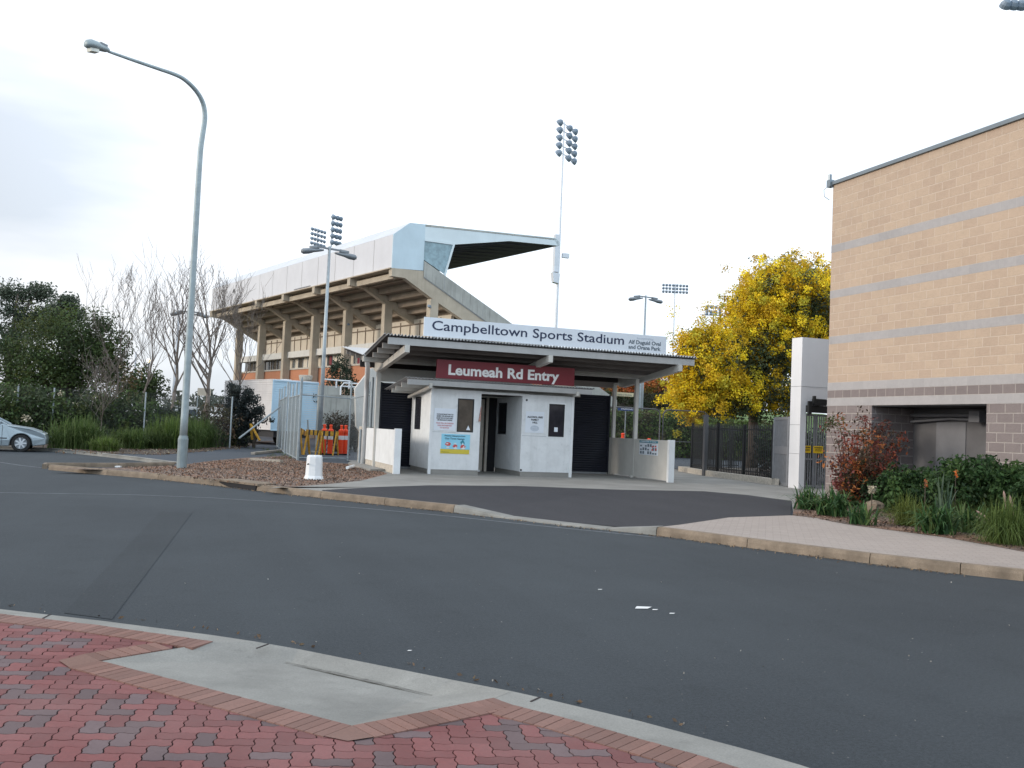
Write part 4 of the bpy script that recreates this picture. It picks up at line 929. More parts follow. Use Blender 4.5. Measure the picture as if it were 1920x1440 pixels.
mb.box(T.x-.9, T.x-.35, T.y-.3, T.y+.3, T.z-2.6, T.z-.4+2); mb.box(T.x+.1, T.x+.9, T.y-.2, T.y+.2, T.z-.9, T.z-.4); T = aY(1041, 522, 96); mb.prism([(T.x-.5, T.y-.5, T.z+.6), (T.x-.35, T.y-.5, T.z-.5), (T.x+.3, T.y-.5, T.z-.6), (T.x+.35, T.y-.5, T.z+.5)], (0, .7, 0))
tagit(mb.build('loudspeaker', 'mast_pale'), 'pale loudspeaker boxes fixed to the tallest floodlight mast', 'loudspeaker')
flood_mast(596, 428, 165, 5, 5, .82, (-1.6, -.8, 0, .8, 1.6), R_(40), 'floodlight mast with slanting rows of lamps left of the twin headed lamp', lamp=.62)
flood_mast(624, 401, 132, 5, 3, .9, (0, .7, 1.3), R_(30), 'floodlight mast with a pale pole right above the twin headed lamp', lamp=.7, mr=.2)
flood_mast(1266, 532, 215, 3, 8, .86, (-3.1, -2.25, -1.4, -.5, .5, 1.4, 2.25, 3.1), R_(-18), 'distant floodlight mast with three full rows of eight lamps', lamp=.75, mr=.2)
flood_mast(1338, 572, 205, 4, 4, .62, (-1.7, -.6, .6, 1.7), R_(-18), 'distant floodlight mast with a platform left of the yellow tree', lamp=.85, platform=True, miss=((1, 1), (1, 2)), mastm='galv')
flood_mast(1935, 2, 52, 1, 6, .8, (-2.1, -1.55, -1.0, -.45, .5, 1.0), R_(-18), 'floodlights at the top right corner above the tan building', lamp=.85)

# ================================================================== STREET LAMPS
SLB = (0.14, 27.35)
t = thing('street_lamp', 'tall curved grey street lamp standing on the gravel island', 'street lamp', (*SLB, .12))
MB().tube([(*SLB, .05), (*SLB, .80), (*SLB, .92), (*SLB, 1.02)], [.135, .135, .14, .11], 16).build('pole_sleeve', 'lamp_sleeve', t, smooth=False)
nd = (.6, -.8); PP = []
for a in ((382.5, 245), (384, 225), (383.6, 208), (380, 192), (371.5, 175.5), (358, 159.5), (342, 146.5), (325, 138.5), (300, 130), (250, 113), (203, 96.5)):
    q = aV(*a, SLB, nd); PP.append(q)
q0 = PP[0]; path = [Vector((*SLB, .95)), Vector((*SLB, 5)), Vector((*SLB, q0.z-.6))]+[Vector(p) for p in PP[1:]]
rr = [.104, .086, .072, .068, .066, .064, .062, .059, .056, .053, .049, .043, .034]
def smooth(P_, R_l, n=5):
    o = []; r_ = []
    for i in range(len(P_)-1):
        a, b, c, d = P_[max(i-1, 0)], P_[i], P_[i+1], P_[min(i+2, len(P_)-1)]
        la = min(1, (c-b).length/max((b-a).length, 1e-6)); ld = min(1, (c-b).length/max((d-c).length, 1e-6))
        m0 = ((b-a)*la+(c-b))*.5; m1 = ((c-b)+(d-c)*ld)*.5
        for k in range(n): u_ = k/n; o.append(b*(2*u_**3-3*u_**2+1)+m0*(u_**3-2*u_**2+u_)+c*(-2*u_**3+3*u_**2)+m1*(u_**3-u_**2)); r_.append(R_l[i]*(1-u_)+R_l[i+1]*u_)
    return o+[P_[-1]], r_+[R_l[-1]]
path, rr = smooth(path, rr)
MB().tube(path, rr, 12).build('pole', 'lamp_pole', t, smooth=True)
e = PP[-1]; d = (aV(160, 84, SLB, nd)-e); Lh = d.length; d.normalize(); side = d.cross(Vector((0, 0, 1))).normalized(); u = side.cross(d).normalized()
mb = MB(); secs = [(-.02, .05, .05), (.1, .09, .075), (.35, .115, .085), (.5, .15, .11), (.8, .16, .12), (.95, .11, .09), (1.0, .05, .05)]; V = []
for s_, w_, h_ in secs:
    for k in range(12): a = 2*PI*k/12; V.append(e+d*(s_*Lh)+side*(w_*math.cos(a)*1.1)+u*(h_*math.sin(a)*1.3*(1 if math.sin(a) > 0 else .55)+.02))
mb.add(V, [(i*12+k, i*12+(k+1) % 12, (i+1)*12+(k+1) % 12, (i+1)*12+k) for i in range(len(secs)-1) for k in range(12)]+[tuple(range(11, -1, -1)), tuple(range(len(V)-12, len(V)))])
mb.build('lamp_head', 'lamp_pole', t, smooth=True)
mb = MB(); mb.bar(e+d*(Lh*.5)-u*.08, e+d*(Lh*.85)-u*.10, .2, .08); mb.build('lens', 'headlight_glass', t)
MB().bar(e+d*(Lh*.1)+u*.10, e+d*(Lh*.42)+u*.13, .16, .07).build('control_box', 'lamp_grey', t)

def twin(px, pytop, Y, az, label, base_z=.1, hs=1.):
    T = aY(px, pytop, Y); t = thing('twin_street_lamp', label, 'street lamp', (T.x, T.y, base_z), az, group='twin headed lamps of the car park'); h = T.z-base_z
    MB().tube([(0, 0, -.3), (0, 0, h*.5), (0, 0, h)], [.11, .09, .065], 10).build('pole', 'galv', t, local=True, smooth=True)
    MB().box(-.55, .55, -.04, .04, h-.15, h-.07).build('crossarm', 'lamp_grey', t, local=True)
    L = None
    for sx in (-1, 1):
        if L is None:
            V = []; secs = [(0, .05, .04), (.15, .1, .06), (.45, .14, .08), (.7, .23, .13), (.95, .2, .13), (1.05, .08, .06)]
            for s_, w_, h_ in secs:
                for k in range(12): a = 2*PI*k/12; V.append((1.0*s_-.3, w_*math.cos(a), h_*math.sin(a)*(1 if math.sin(a) > 0 else 1.1)))
            mb = MB(); mb.add(V, [(i*12+k, i*12+(k+1) % 12, (i+1)*12+(k+1) % 12, (i+1)*12+k) for i in range(len(secs)-1) for k in range(12)]+[tuple(range(11, -1, -1)), tuple(range(len(V)-12, len(V)))])
            mb.box(-.1, .35, -.07, .07, .05, .22)
            L = mb.build('lamp_head', 'lamp_grey', t, local=True, smooth=True); o = L
        else: o = L.copy(); COL.objects.link(o); o.parent = t
        o.location = (sx*.62-.35*0, 0, h-.28); o.scale = (1, 1, 1)
        o.rotation_euler = (0, R_(8), R_(-25) if sx > 0 else R_(155))
    return t
twin(618, 462, 43.8, R_(20), 'twin headed street lamp in front of the grandstand')
mb = MB().box(5.7, 6.65, 43.4, 44.2, .0, .17); struct('lamp_footing', mb, 'concrete')
twin(1211, 554, 60, R_(10), 'twin headed street lamp seen above the right end of the roof sign')
twin(356, 582, 72, R_(10), 'twin headed street lamp mostly hidden behind the tall street lamp')
# slim pale poles far left, with lit lamps
for i, (px, y0, y1, Y, w) in enumerate(((335, 590, 748, 74, .14), (255, 660, 740, 78, .10))):
    a = aY(px, y0, Y); top('light_pole', MB().tube([(a.x, Y, 0), (a.x, Y, a.z)], [w, w*.7], 8), 'mast_pale', ('pale steel pole left of the tall street lamp in the car park', 'slim pale pole beyond the bushes between the bare trees')[i], 'pole')
for i, (px, py, r) in enumerate(((225, 690, .24), (215, 692, .12), (279, 676, .15))):
    a = aY(px, py, 85); t = thing('globe_lamp', ('bright lit yellow lamp glowing through the dark trees', 'smaller lit lamp just left of the bright yellow one', 'lit lamp between the bare trees')[i], 'street lamp', (a.x, 85, 0))
    MB().lathe([(.05, -r), (r*.7, -r*.7), (r, 0), (r*.7, r*.7), (.05, r)], 12, (a.x, 85, a.z)).build('globe', 'lamp_lit', t); MB().tube([(a.x, 85, 0), (a.x, 85, a.z-r)], .05, 6).build('pole', 'lamp_grey', t)

# ================================================================== TRAILER, fences, barriers
A = Vector((4.83, 53.3, 0)); s = Vector((-.33, .944, 0)).normalized(); e = Vector((.944, .33, 0)).normalized()
t = thing('trailer', 'white and pale blue ribbed container trailer parked behind the mesh gates', 'trailer', (4.83, 53.3, .1))
def ribbed(o, d, L, z0, z1, n, name, m, nrm):
    V = []; F = []; dz = (z1-z0)/n
    for i in range(n):
        a = z0+i*dz
        for zz, q in ((a, 0), (a+dz*.80, 0), (a+dz*.84, .03), (a+dz*.96, .03)):
            p = o-nrm*q; V += [(*p.xy, zz), (*(p+d*L).xy, zz)]
    V += [(*o.xy, z1), (*(o+d*L).xy, z1)]
    for i in range(len(V)//2-1): F.append((2*i, 2*i+1, 2*i+3, 2*i+2))
    mb = MB(); mb.add(V, F); return mb.build(name, m, t, fix=False)
ribbed(A, s, 7.0, .95, 3.75, 22, 'side_wall', 'trailer_white', -e)
ribbed(A, e, 2.75, .95, 3.75, 22, 'end_wall', 'trailer_blue', -s)
MB().prism([tuple(A+Vector((0, 0, 3.75))), tuple(A+e*2.75+Vector((0, 0, 3.75))), tuple(A+e*2.75+s*7+Vector((0, 0, 3.75))), tuple(A+s*7+Vector((0, 0, 3.75)))], (0, 0, .05)).build('roof', 'trailer_white', t)
q = lambda u, v, zz: tuple(A+e*u+s*v+Vector((0, 0, zz)))
MB().prism([q(2.75, 0, .95), q(2.75, 7, .95), q(.1, 7, .95), q(.1, .1, .95)], (0, 0, 2.78)).build('body', 'trailer_white', t)
MB().prism([q(.3, .3, .55), q(2.5, .3, .55), q(2.5, 6.8, .55), q(.3, 6.8, .55)], (0, 0, .4)).build('chassis', 'car_trim', t)
for v in (3.2, 4.3):
    for uu in (.15, 2.3):
        c = A+e*uu+s*v; mb = MB(); mb.tube([c+Vector((0, 0, .55)), c+e*.3+Vector((0, 0, .55))], .45, 18); mb.build('wheel', 'rubber', t)
MB().tube([q(1, 1, .1), q(1, 1, .6)], .06, 6).build('leg', 'galv', t)
mb = MB()
for zz in (.95, 3.72): mb.bar(q(-.015, -.015, zz), q(2.76, -.015, zz), .05, .06)
mb.bar(q(-.01, -.01, .95), q(-.01, -.01, 3.75), .06, .06); mb.bar(q(2.76, -.01, .95), q(2.76, -.01, 3.75), .06, .06); mb.build('corner_trim', 'trailer_blue', t)
# tub & pale dome beyond
a = aY(577, 712, 58); top('water_tub', MB().lathe([(.30, 0), (.31, .12), (.37, .16), (.42, .42), (.38, .44)], 20, (6.95, 56.3, 3.805)), 'stone_pale', 'round pale tub standing on the trailer roof near its right end', 'tub')
a = aY(543, 712, 57); mb = MB(); mb.lathe([(.50, 0), (.47, .06), (.32, .11), (.05, .13)], 18, (5.75, 56.0, 3.803)); top('dome_cover', mb, 'white_paint', 'low white vent dome on the trailer roof left of the tub', 'cover')

# retaining wall with rails, right of trailer
t = thing('retaining_wall', 'grey concrete ramp wall with white handrails right of the trailer', 'wall', (9, 50, .1))
a = aY(598, 722, 50); b = aY(640, 726, 50); c = aY(690, 728, 50); zt = a.z
MB().box(a.x, b.x, 50, 50.3, .1, zt).build('wall', 'stand_concrete_grey', t)
MB().box(b.x, c.x, 50.6, 50.9, .1, aY(660, 745, 50).z).build('wall', 'stand_concrete_grey', t)
hb = aY(640, 741, 48); MB().box(aY(607, 740, 48).x, aY(672, 740, 48).x, 47.8, 48.1, hb.z-.95, hb.z).build('parapet', 'stand_concrete_grey', t)
mb = MB(); p0 = aY(606, 711, 50); p1 = aY(658, 715, 50); mb.tube([p0, p1], .045, 6)
for x in (607, 631, 655): p = aY(x, 713, 50); mb.tube([p, (p.x, p.y, zt-.1)], .045, 6)
p2 = aY(645, 718, 47.7); mb.tube([(p2.x-.15, 47.7, hb.z), (p2.x-.15, 47.7, p2.z-.2), (p2.x, 47.7, p2.z), (p2.x+.9, 47.7, p2.z)], .04, 6); mb.tube([(p2.x-.15, 47.7, hb.z+.45), (p2.x+.9, 47.7, hb.z+.45)], .035, 6)
mb.build('handrail', 'white_paint', t)

def chain_fence(pts, h, name, label, meshm='chain_link', ext=0., r=.03, mid=False, toprail=True, cat='fence', group=None, posts=None):
    P = [Vector(p) for p in pts]; t = thing(name, label, cat, P[0], group=group)
    for p in P: MB().tube([p, p+Vector((0, 0, h+ext))], r, 8).build('post', 'galv', t)
    me = MB(); rl = MB()
    for a, b in zip(P[:-1], P[1:]):
        me.add([a+Vector((0, 0, .05)), b+Vector((0, 0, .05)), b+Vector((0, 0, h)), a+Vector((0, 0, h))], [(0, 1, 2, 3)])
        if toprail: rl.tube([a+Vector((0, 0, h)), b+Vector((0, 0, h))], .022, 6)
        if mid: rl.tube([a+Vector((0, 0, .1)), b+Vector((0, 0, .1))], .022, 6)
        if ext:
            for k in range(1, 4): rl.tube([a+Vector((0, 0, h+ext*k/3.2)), b+Vector((0, 0, h+ext*k/3.2))], .006, 4)
    me.build('mesh', meshm, t, fix=False)
    if rl.v: rl.build('rail', 'galv', t)
    return t
p = aY(437, 725, 46)
chain_fence([(-22, 50, .1), (-14, 47.5, .1), (-6.74, 46, .1), (-5.3, 46, .1), (-1.5, 46, .1), (p.x, 46, .1)], 2.45, 'chain_link_fence', 'long chain link fence running through the bushes at the left', 'chain_link_dark', toprail=False, r=.035)
# swung-open mesh gate leaves seen edge on
g0 = gp(557, 864, .1); g1 = gp(537, 853, .1); g2 = gp(519, 838, .1)
def leaf(a, b, h, ext, label, brace=True):
    a = Vector((a[0], a[1], .1)); b = Vector((b[0], b[1], .1)); t = thing('mesh_gate', label, 'gate', a, group='mesh gate leaves swung open beside the gravel')
    f = MB()
    n = 3
    for i in range(n+1): p = a.lerp(b, i/n); f.tube([p, p+Vector((0, 0, h+ext*(1 if i % 3 == 0 else .85)))], .035, 8)
    for zz in (.08, h): f.tube([a+Vector((0, 0, zz)), b+Vector((0, 0, zz))], .025, 6)
    f.build('frame', 'galv', t); m = MB(); m.add([a+Vector((0, 0, .08)), b+Vector((0, 0, .08)), b+Vector((0, 0, h)), a+Vector((0, 0, h))], [(0, 1, 2, 3)]); m.build('mesh', 'chain_link_dense', t, fix=False)
leaf(g0, g1, 2.4, .6, 'nearer open mesh gate leaf beside the white bollard'); leaf((g1.x-.02, g1.y+.6), (g2.x, g2.y), 2.45, .65, 'farther open mesh gate leaf in front of the trailer')
a = gp(557, 864, .1); b = aY(655, 800, 35.6)
t = thing('mesh_fence', 'mesh fence frame with barbed wire posts in front of the orange barriers', 'fence', a)
f = MB(); A_ = Vector((a.x+.03, a.y, .1)); B_ = Vector((b.x, 35.6, .1)); C_ = Vector((6.75, 35.2, .1)); D_ = Vector((6.35, 32.6, .1))
for p in (A_, B_, C_): f.tube([p, p+Vector((0, 0, 3.05))], .035, 8)
f.tube([D_, D_+Vector((0, 0, 3.1))], .05, 8)
f.tube([A_+Vector((0, 0, 2.42)), B_+Vector((0, 0, 2.38)), D_+Vector((0, 0, 2.5))], .028, 6); f.tube([A_+Vector((0, 0, .12)), B_+Vector((0, 0, .1))], .025, 6); f.tube([B_+Vector((0, 0, 3.0)), D_+Vector((0, 0, 1.0))], .008, 4)
f.build('frame', 'galv', t); f = MB(); f.add([B_+Vector((0, 0, .1)), D_+Vector((0, 0, .1)), D_+Vector((0, 0, 2.5)), B_+Vector((0, 0, 2.4))], [(0, 1, 2, 3)]); f.build('mesh', 'chain_link', t, fix=False)
# block at the fence end
top('concrete_block', MB().box(6.15, 6.62, 33.2, 33.7, .1, 1.45), 'stone_pale', 'narrow pale concrete pier between the mesh fence and the downpipe', 'pier', bevel=.02)
top('steel_post', MB().tube([(6.0, 32.5, .1), (6.0, 32.5, 1.35)], .05, 8), 'galv', 'short grey steel stub post next to the canopy downpipe', 'post')
# leaning pole and crossed timber
a = gp(450, 818, .1); 
L0 = Vector((2.6, 45.2, .2)); L1 = aY(530, 757, 48)
top('prop_pole', MB().tube([aY(448, 822, 46), aY(533, 757, 48)], .045, 8), 'galv', 'grey pole leaning up to the open gate leaf', 'pole')
t = thing('trestle', 'yellow timber trestle lying crooked behind the leaning pole', 'trestle', (4, 47.5, .1))
MB().bar(aY(470, 795, 47.5), aY(487, 826, 47.0), .10, .06).build('leg', 'timber_yellow', t); MB().bar(aY(470, 795, 47.5), aY(473, 824, 47.8), .10, .06).build('leg', 'timber_yellow', t)
for i, (x0, y0, x1, y1) in enumerate(((474, 850, 534, 844), (471, 861, 528, 865))):
    a = gp(x0, y0, .16); b = gp(x1, y1, .16); top('timber_plank', MB().bar(a, b, .16, .09), 'timber_grey', ('grey plank on the asphalt pointing at the open gate', 'thin grey plank on the edge of the reddish mulch')[i], 'plank')
# barrier boards
def barrier(x0, y0, x1, y1, Y, label, tilt=0., legs=True):
    a = aY(x0, y0, Y); b = aY(x1, y1, Y+tilt); t = thing('barrier', label, 'barrier', (a.x, a.y, .1), group='yellow timber barriers behind the mesh fence')
    n = 7; MB().bar(a, b, .04, .22).build('board', 'timber_yellow', t)
    for i in range(1, n, 2): MB().bar(a.lerp(b, i/n), a.lerp(b, (i+.7)/n), .046, .226).build('stripe', 'car_trim', t)
    for p in (a.lerp(b, .12), a.lerp(b, .88)):
        for sy in (-.35, .35): MB().bar((p.x, p.y, p.z+.05), (p.x+sy*.5, p.y+sy, .1), .05, .07).build('leg', 'timber_yellow', t)
barrier(561, 806, 578, 816, 40.2, 'leftmost striped timber barrier, nearly edge on', 1.6)
barrier(574, 810, 602, 812, 40.8, 'middle striped timber barrier behind the white bollard', .3)
barrier(601, 812, 635, 814, 41.0, 'right striped timber barrier in front of the orange posts', 0)
mb = MB(); mb.tube([aY(577, 787, 42), aY(578, 812, 42)], .04, 6); top('steel_post', mb, 'galv', 'thin dark stub post standing against the blue trailer end', 'post')
# orange delineator posts
o0 = thing('delineator_post', 'leftmost orange delineator post behind the barriers', 'delineator', (0, 0, .1), group='orange plastic delineator posts')
MB().lathe([(.11, .06), (.115, .95), (.13, 1.0), (.13, 1.1), (.06, 1.16), (.06, 1.26), (.08, 1.3), (.05, 1.34)], 14).build('body', 'orange_plastic', o0, local=True)
MB().lathe([(.118, .68), (.119, .86)], 14).build('reflective_band', 'white_paint', o0, local=True)
MB().box(-.22, .22, -.22, .22, 0, .06).build('base', 'rubber', o0, local=True)
for i, (x, y, lab) in enumerate(((606, 852, None), (618, 853, 'second orange delineator post from the left'), (638, 853, 'third orange delineator post, close beside the rightmost one'), (646, 853, 'rightmost orange delineator post behind the mesh fence'))):
    p = gp(x, y, .1)
    if i == 0: o0.location = p
    else: copy_tree(o0, None, p, lab)
for i, (x, y, Y, lab) in enumerate(((1168, 812, 34, 'orange post top showing above the right low wall between the canopy posts'), (1217, 822, 33.5, 'orange post top barely showing above the notice wall'))):
    p = aY(x, y, Y); c = copy_tree(o0, None, (p.x, p.y, p.z-1.34), lab); c.location.z = max(.1, c.location.z)

# bollard
p = gp(588, 899, .12); t = thing('bollard', 'white octagonal concrete bollard with flared foot on the gravel', 'bollard', p)
R0 = .235
mb = MB(); mb.lathe([(.245, 0), (.245, .035), (.215, .10), (.195, .56), (.175, .605), (.05, .61)], 8, (p.x, p.y, p.z)); ob = mb.build('body', 'white_paint', t, bevel=.008)
MB().tube([(p.x-.16, p.y-.15, p.z+.39), (p.x-.19, p.y-.19, p.z+.385)], .018, 6).build('bolt', 'rubber', t)
# drain inlet
a = gp(413, 911.2, 0); b = gp(481, 920, 0); d = (b-a).normalized(); nn = Vector((-d.y, d.x, 0))
t = thing('storm_drain', 'kerb drain inlet with a dark slot beside the road', 'drain', (*a.xy, 0))
MB().prism([(a+nn*(-.03)).to_tuple(), (b+nn*(-.03)).to_tuple(), (b+nn*.04).to_tuple(), (a+nn*.04).to_tuple()], (0, 0, .105)).build('opening', 'dark_void', t)
mb = MB(); A1 = a-d*.08-nn*.045; B1 = b+d*.08-nn*.045; mb.prism([(*A1.xy, .11), (*B1.xy, .11), (*(B1+nn*.5).xy, .11), (*(A1+nn*.5).xy, .11)], (0, 0, .05)); mb.build('lintel', 'kerb_old', t)
# downpipe outlet slab and broken pipe
a = gp(672, 874); mb = MB(); mb.prism([(*gp(652, 872).xy, .1), (*gp(694, 884).xy, .1), (*gp(735, 884).xy, .1), (*gp(700, 868).xy, .1), (*gp(656, 869).xy, .1)], (0, 0, .09)); struct('concrete_slab', mb, 'concrete')
top('pipe_offcut', MB().tube([gp(651, 877, .2), gp(663, 874, .2)], .05, 8), 'white_paint', 'short white pipe offcut lying on the mulch near the downpipe', 'pipe')
top('litter', MB().prism([(-.08, -.03, 0), (.05, -.05, 0), (.09, .02, 0), (-.03, .05, 0)], (.01, 0, .035)), 'litter_white', 'small white rubbish on the tip of the gravel island', 'litter'); bpy.data.objects[-1] if False else None
lt = [o for o in COL.objects if o.get('label') == 'small white rubbish on the tip of the gravel island'][0]; lt.location = gp(221, 876, .13)
top('rubbish', MB().box(.0, .22, .0, .12, 0, .06), 'litter_white', 'small white rubbish by the foot of the turnstile passage', 'litter').location = (9.25, 29.5, .13)

# ================================================================== CAR (nose to the right)
cp = gp(57, 848, 0); t = thing('car', 'silver hatchback parked at the left edge facing right', 'car', (cp.x, cp.y+.85, 0), R_(3))
t.location.x -= .38
c_ = lambda mb, n, m, par=None, **k: mb.build(n, m, par or t, local=True, **k)
# x forward, wheel centre at x=0 ; body from -3.5 to .78
prof = [(.80, .28), (.82, .50), (.76, .66), (.62, .74), (.25, .86), (-.55, .97), (-.62, 1.0), (-2.9, 1.02), (-3.3, .95), (-3.42, .7), (-3.42, .3), (-2.95, .22)]
arch = lambda cx: [(cx+.36*math.cos(a), .30+.36*math.sin(a)) for a in [PI*(1-k/10) for k in range(11)]]
low = [(-2.95, .22)]+arch(-2.58)+[(-2.2, .2)]+[(-.38, .2)]+arch(0)+[(.38, .22)]
poly_ = prof[:-1]+low
wv = lambda x, zz: .84-.10*max(0, x-.2)**1.5*1.5-.05*max(0, .45-zz)-.12*max(0, zz-.75)
mb = MB(); n = len(poly_); V = [(x, -wv(x, zz), zz) for x, zz in poly_]+[(x, wv(x, zz), zz) for x, zz in poly_]
mb.add(V, [tuple(range(n)), tuple(range(2*n-1, n-1, -1))]+[(i, i+n, (i+1) % n+n, (i+1) % n) for i in range(n)])
c_(mb, 'body', 'car_silver', bevel=.03)
cab = [(-.55, .97), (-1.35, 1.40), (-2.6, 1.42), (-3.25, 1.0)]; mb = MB(); V = [(x, -(.76 if zz < 1.2 else .58), zz) for x, zz in cab]+[(x, (.76 if zz < 1.2 else .58), zz) for x, zz in cab]
mb.add(V, [(0, 1, 2, 3), (7, 6, 5, 4)]+[(i, i+4, (i+1) % 4+4, (i+1) % 4) for i in range(4)]); c_(mb, 'windows', 'glass_car')
mb = MB()
for sy in (-1, 1):
    for p, q in (((-.50, .775*sy, .97), (-1.34, .59*sy, 1.41)), ((-1.34, .59*sy, 1.415), (-2.6, .59*sy, 1.435)), ((-2.6, .59*sy, 1.43), (-3.28, .775*sy, 1.0)), ((-1.95, .60*sy, 1.42), (-2.0, .775*sy, 1.0))): mb.bar(p, q, .06, .06)
mb.box(-2.6, -1.35, -.58, .58, 1.40, 1.45); c_(mb, 'roof', 'car_silver', bevel=.01)
for x in (0, -2.58):
    for sy in (-1, 1):
        mb = MB(); mb.lathe([(.20, -.09), (.30, -.085), (.318, -.05), (.318, .05), (.30, .085), (.2, .09)], 28, (x, sy*.74, .315), 'y'); w = c_(mb, 'wheel', 'rubber', smooth=False)
        c_(MB().lathe([(.20, 0), (.20, .02)], 24, (x, sy*.74-(.10 if sy < 0 else -.08), .315), 'y'), 'hub_plate', 'lamp_grey', w); mb = MB(); mb.lathe([(.205, -.004), (.21, .024), (.185, .024), (.185, -.004)], 24, (x, sy*.74-(.116 if sy < 0 else -.096), .315), 'y', cap=False); mb.lathe([(.05, 0), (.05, .03)], 12, (x, sy*.74-(.115 if sy < 0 else -.085), .315), 'y')
        for k in range(7):
            a = 2*PI*k/7; mb.bar((x+.04*math.cos(a), sy*.846, .315+.04*math.sin(a)), (x+.19*math.cos(a), sy*.844, .315+.19*math.sin(a)), .05, .03, (0, 1, 0))
        c_(mb, 'rim', 'alloy', w)
        c_(MB().box(x-.34, x+.34, sy*.5-.15, sy*.5+.15, .25, .62), 'wheel_well', 'car_trim')
for sy in (-1, 1): c_(MB().box(.60, .77, sy*.60-.14, sy*.60+.14, .58, .69), 'headlight', 'headlight_glass', bevel=.03)
c_(MB().box(-2.1, -.45, -.845, -.835, .46, .50), 'side_moulding', 'car_trim'); c_(MB().box(-.85, -.68, -.90, -.78, .98, 1.08), 'mirror', 'car_silver', bevel=.02)
c_(MB().box(-1.3, -1.12, -.85, -.83, .78, .81), 'door_handle', 'car_trim'); c_(MB().box(-.62, -.61, -.846, -.8, .25, .95), 'door_gap', 'car_trim')
# distant white van & cream sign between the bare trees
a = aY(362, 726, 95); t = thing('van', 'distant white van seen between the lamp and a bare tree', 'van', (a.x, 95, 0))
MB().prism([(a.x-1.6, 95, .4), (a.x-1.6, 95, 2.4), (a.x+.6, 95, 2.4), (a.x+1.4, 95, 1.5), (a.x+1.9, 95, 1.3), (a.x+1.9, 95, .4)], (0, 1.9, 0)).build('body', 'white_paint', t, bevel=.08); MB().box(a.x-1.2, a.x+.7, 94.97, 95, 1.5, 2.1).build('window', 'glass_car', t)
for dx in (-1, 1.2): MB().lathe([(.34, -.02), (.34, .2)], 16, (a.x+dx, 95, .36), 'y').build('wheel', 'rubber', t)
a = aY(383, 733, 92); t = thing('sign', 'pale cream board far behind, low between the bare trees', 'sign', (a.x, 92, 0)); MB().box(a.x-.6, a.x+.6, 92, 92.1, a.z-.45, a.z+.25).build('panel', 'cream_panel', t); MB().box(a.x-.6, a.x-.5, 92.1, 92.2, 0, a.z).build('post', 'galv', t)
#@@PART4
# ================================================================== VEGETATION
DK = [(.042, .068, .026), (.058, .092, .030), (.078, .118, .038), (.050, .068, .032)]
GUM = [(.085, .11, .075), (.11, .135, .095), (.07, .09, .062)]
YG = [(.09, .13, .03), (.12, .16, .035), (.07, .11, .028)]
# big dark tree left
B = aY(120, 760, 60)
tree('evergreen_tree', (B.x, 60, 0), 8, .3, [((aY(130, 640, 60)), (3.3, 3, 2.3), 90), ((aY(60, 690, 60)), (2.6, 2.5, 2.0), 60), ((aY(190, 670, 60)), (2.0, 2, 2.4), 55), ((aY(95, 720, 60)), (4.2, 2.5, 1.6), 70)], DK+[(.07, .085, .02)], .075, 130, .8, 'broad dark green tree behind the chain link fence at the left', shell=.4)
# gum trees
def gum(name, spots, Y, label, base):
    b = aY(base, 770, Y); tree(name, (b.x, Y, 0), 14, .3, [(aY(x, y, Y), (r*Y/1748, r*Y/1748, rz*Y/1748), k) for x, y, r, rz, k in spots], GUM, .11, 110, .78, label, shell=.3, limbs=len(spots), group=None)
gum('gum_tree', [(-20, 570, 50, 30, 26), (25, 552, 35, 16, 18), (75, 548, 18, 12, 14), (45, 600, 30, 25, 22), (20, 640, 45, 28, 26), (82, 590, 22, 18, 14), (-40, 620, 50, 60, 30)], 92, 'tall grey green gum tree rising at the left edge', 10)
gum('gum_tree', [(122, 570, 19, 13, 16), (105, 590, 14, 14, 10), (142, 588, 8, 14, 8), (92, 620, 20, 20, 14), (115, 612, 20, 18, 12)], 88, 'smaller gum tree with rounded top behind the broad dark tree', 115)
B = aY(280, 760, 75); tree('evergreen_tree', (B.x, 75, 0), 5, .15, [(aY(278, 722, 75), (1.3, 1.2, 1.2), 30), (aY(262, 735, 75), (1.2, 1, 1.2), 22)], DK, .12, 45, .6, 'small dark tree between the lit lamps and the tall lamp')
B = aY(226, 735, 72); tree('leafy_tree', (B.x, 72, 0), 5, .12, [(aY(222, 722, 72), (1.0, 1.2, 1.6), 14), (aY(240, 715, 72), (1.0, 1, 1.4), 12)], [(.13, .09, .035), (.09, .09, .03), (.16, .11, .05)], .12, 34, .7, 'thin brownish tree below the bright yellow lamp')
# far wood on the horizon
mbc = []; 
for i in range(150):
    a = rng.uniform(-.62, .62); r_ = rng.uniform(190, 320); mbc.append((math.sin(a-.05)*r_, math.cos(a-.05)*r_, rng.uniform(.5, 5.0)+(r_-190)*.02))
cc = np.array(mbc); cen, s_, col = fill(cc, 90, 4.5, [(.075, .085, .065), (.06, .07, .055), (.09, .095, .075)], .55, flat=.6); cen[:, 2] = np.clip(cen[:, 2], .1, 10)
cards('distant_trees', cen, s_, col, kind='stuff')['kind'] = 'stuff'
# dark conifer in front of grandstand
B = aY(636, 740, 54); t = thing('conifer', 'dark conical conifer in front of the orange brick wall', 'tree', (B.x, 54, .1))
MB().tube([(B.x, 54, 0), (B.x, 54, 4.6)], [.12, .02], 6).build('trunk', 'bark_dark', t)
cc = []
for i in range(60): f = random.random()**.8; r_ = (1-f)*1.25+.1; a = random.random()*6.28; cc.append((B.x+r_*math.cos(a), 54+r_*math.sin(a), 2.4+f*2.8))
cen, s_, col = fill(np.array(cc), 45, .38, [(.022, .035, .02), (.03, .045, .025)], .07); cards('crown', cen, s_, col, parent=t)
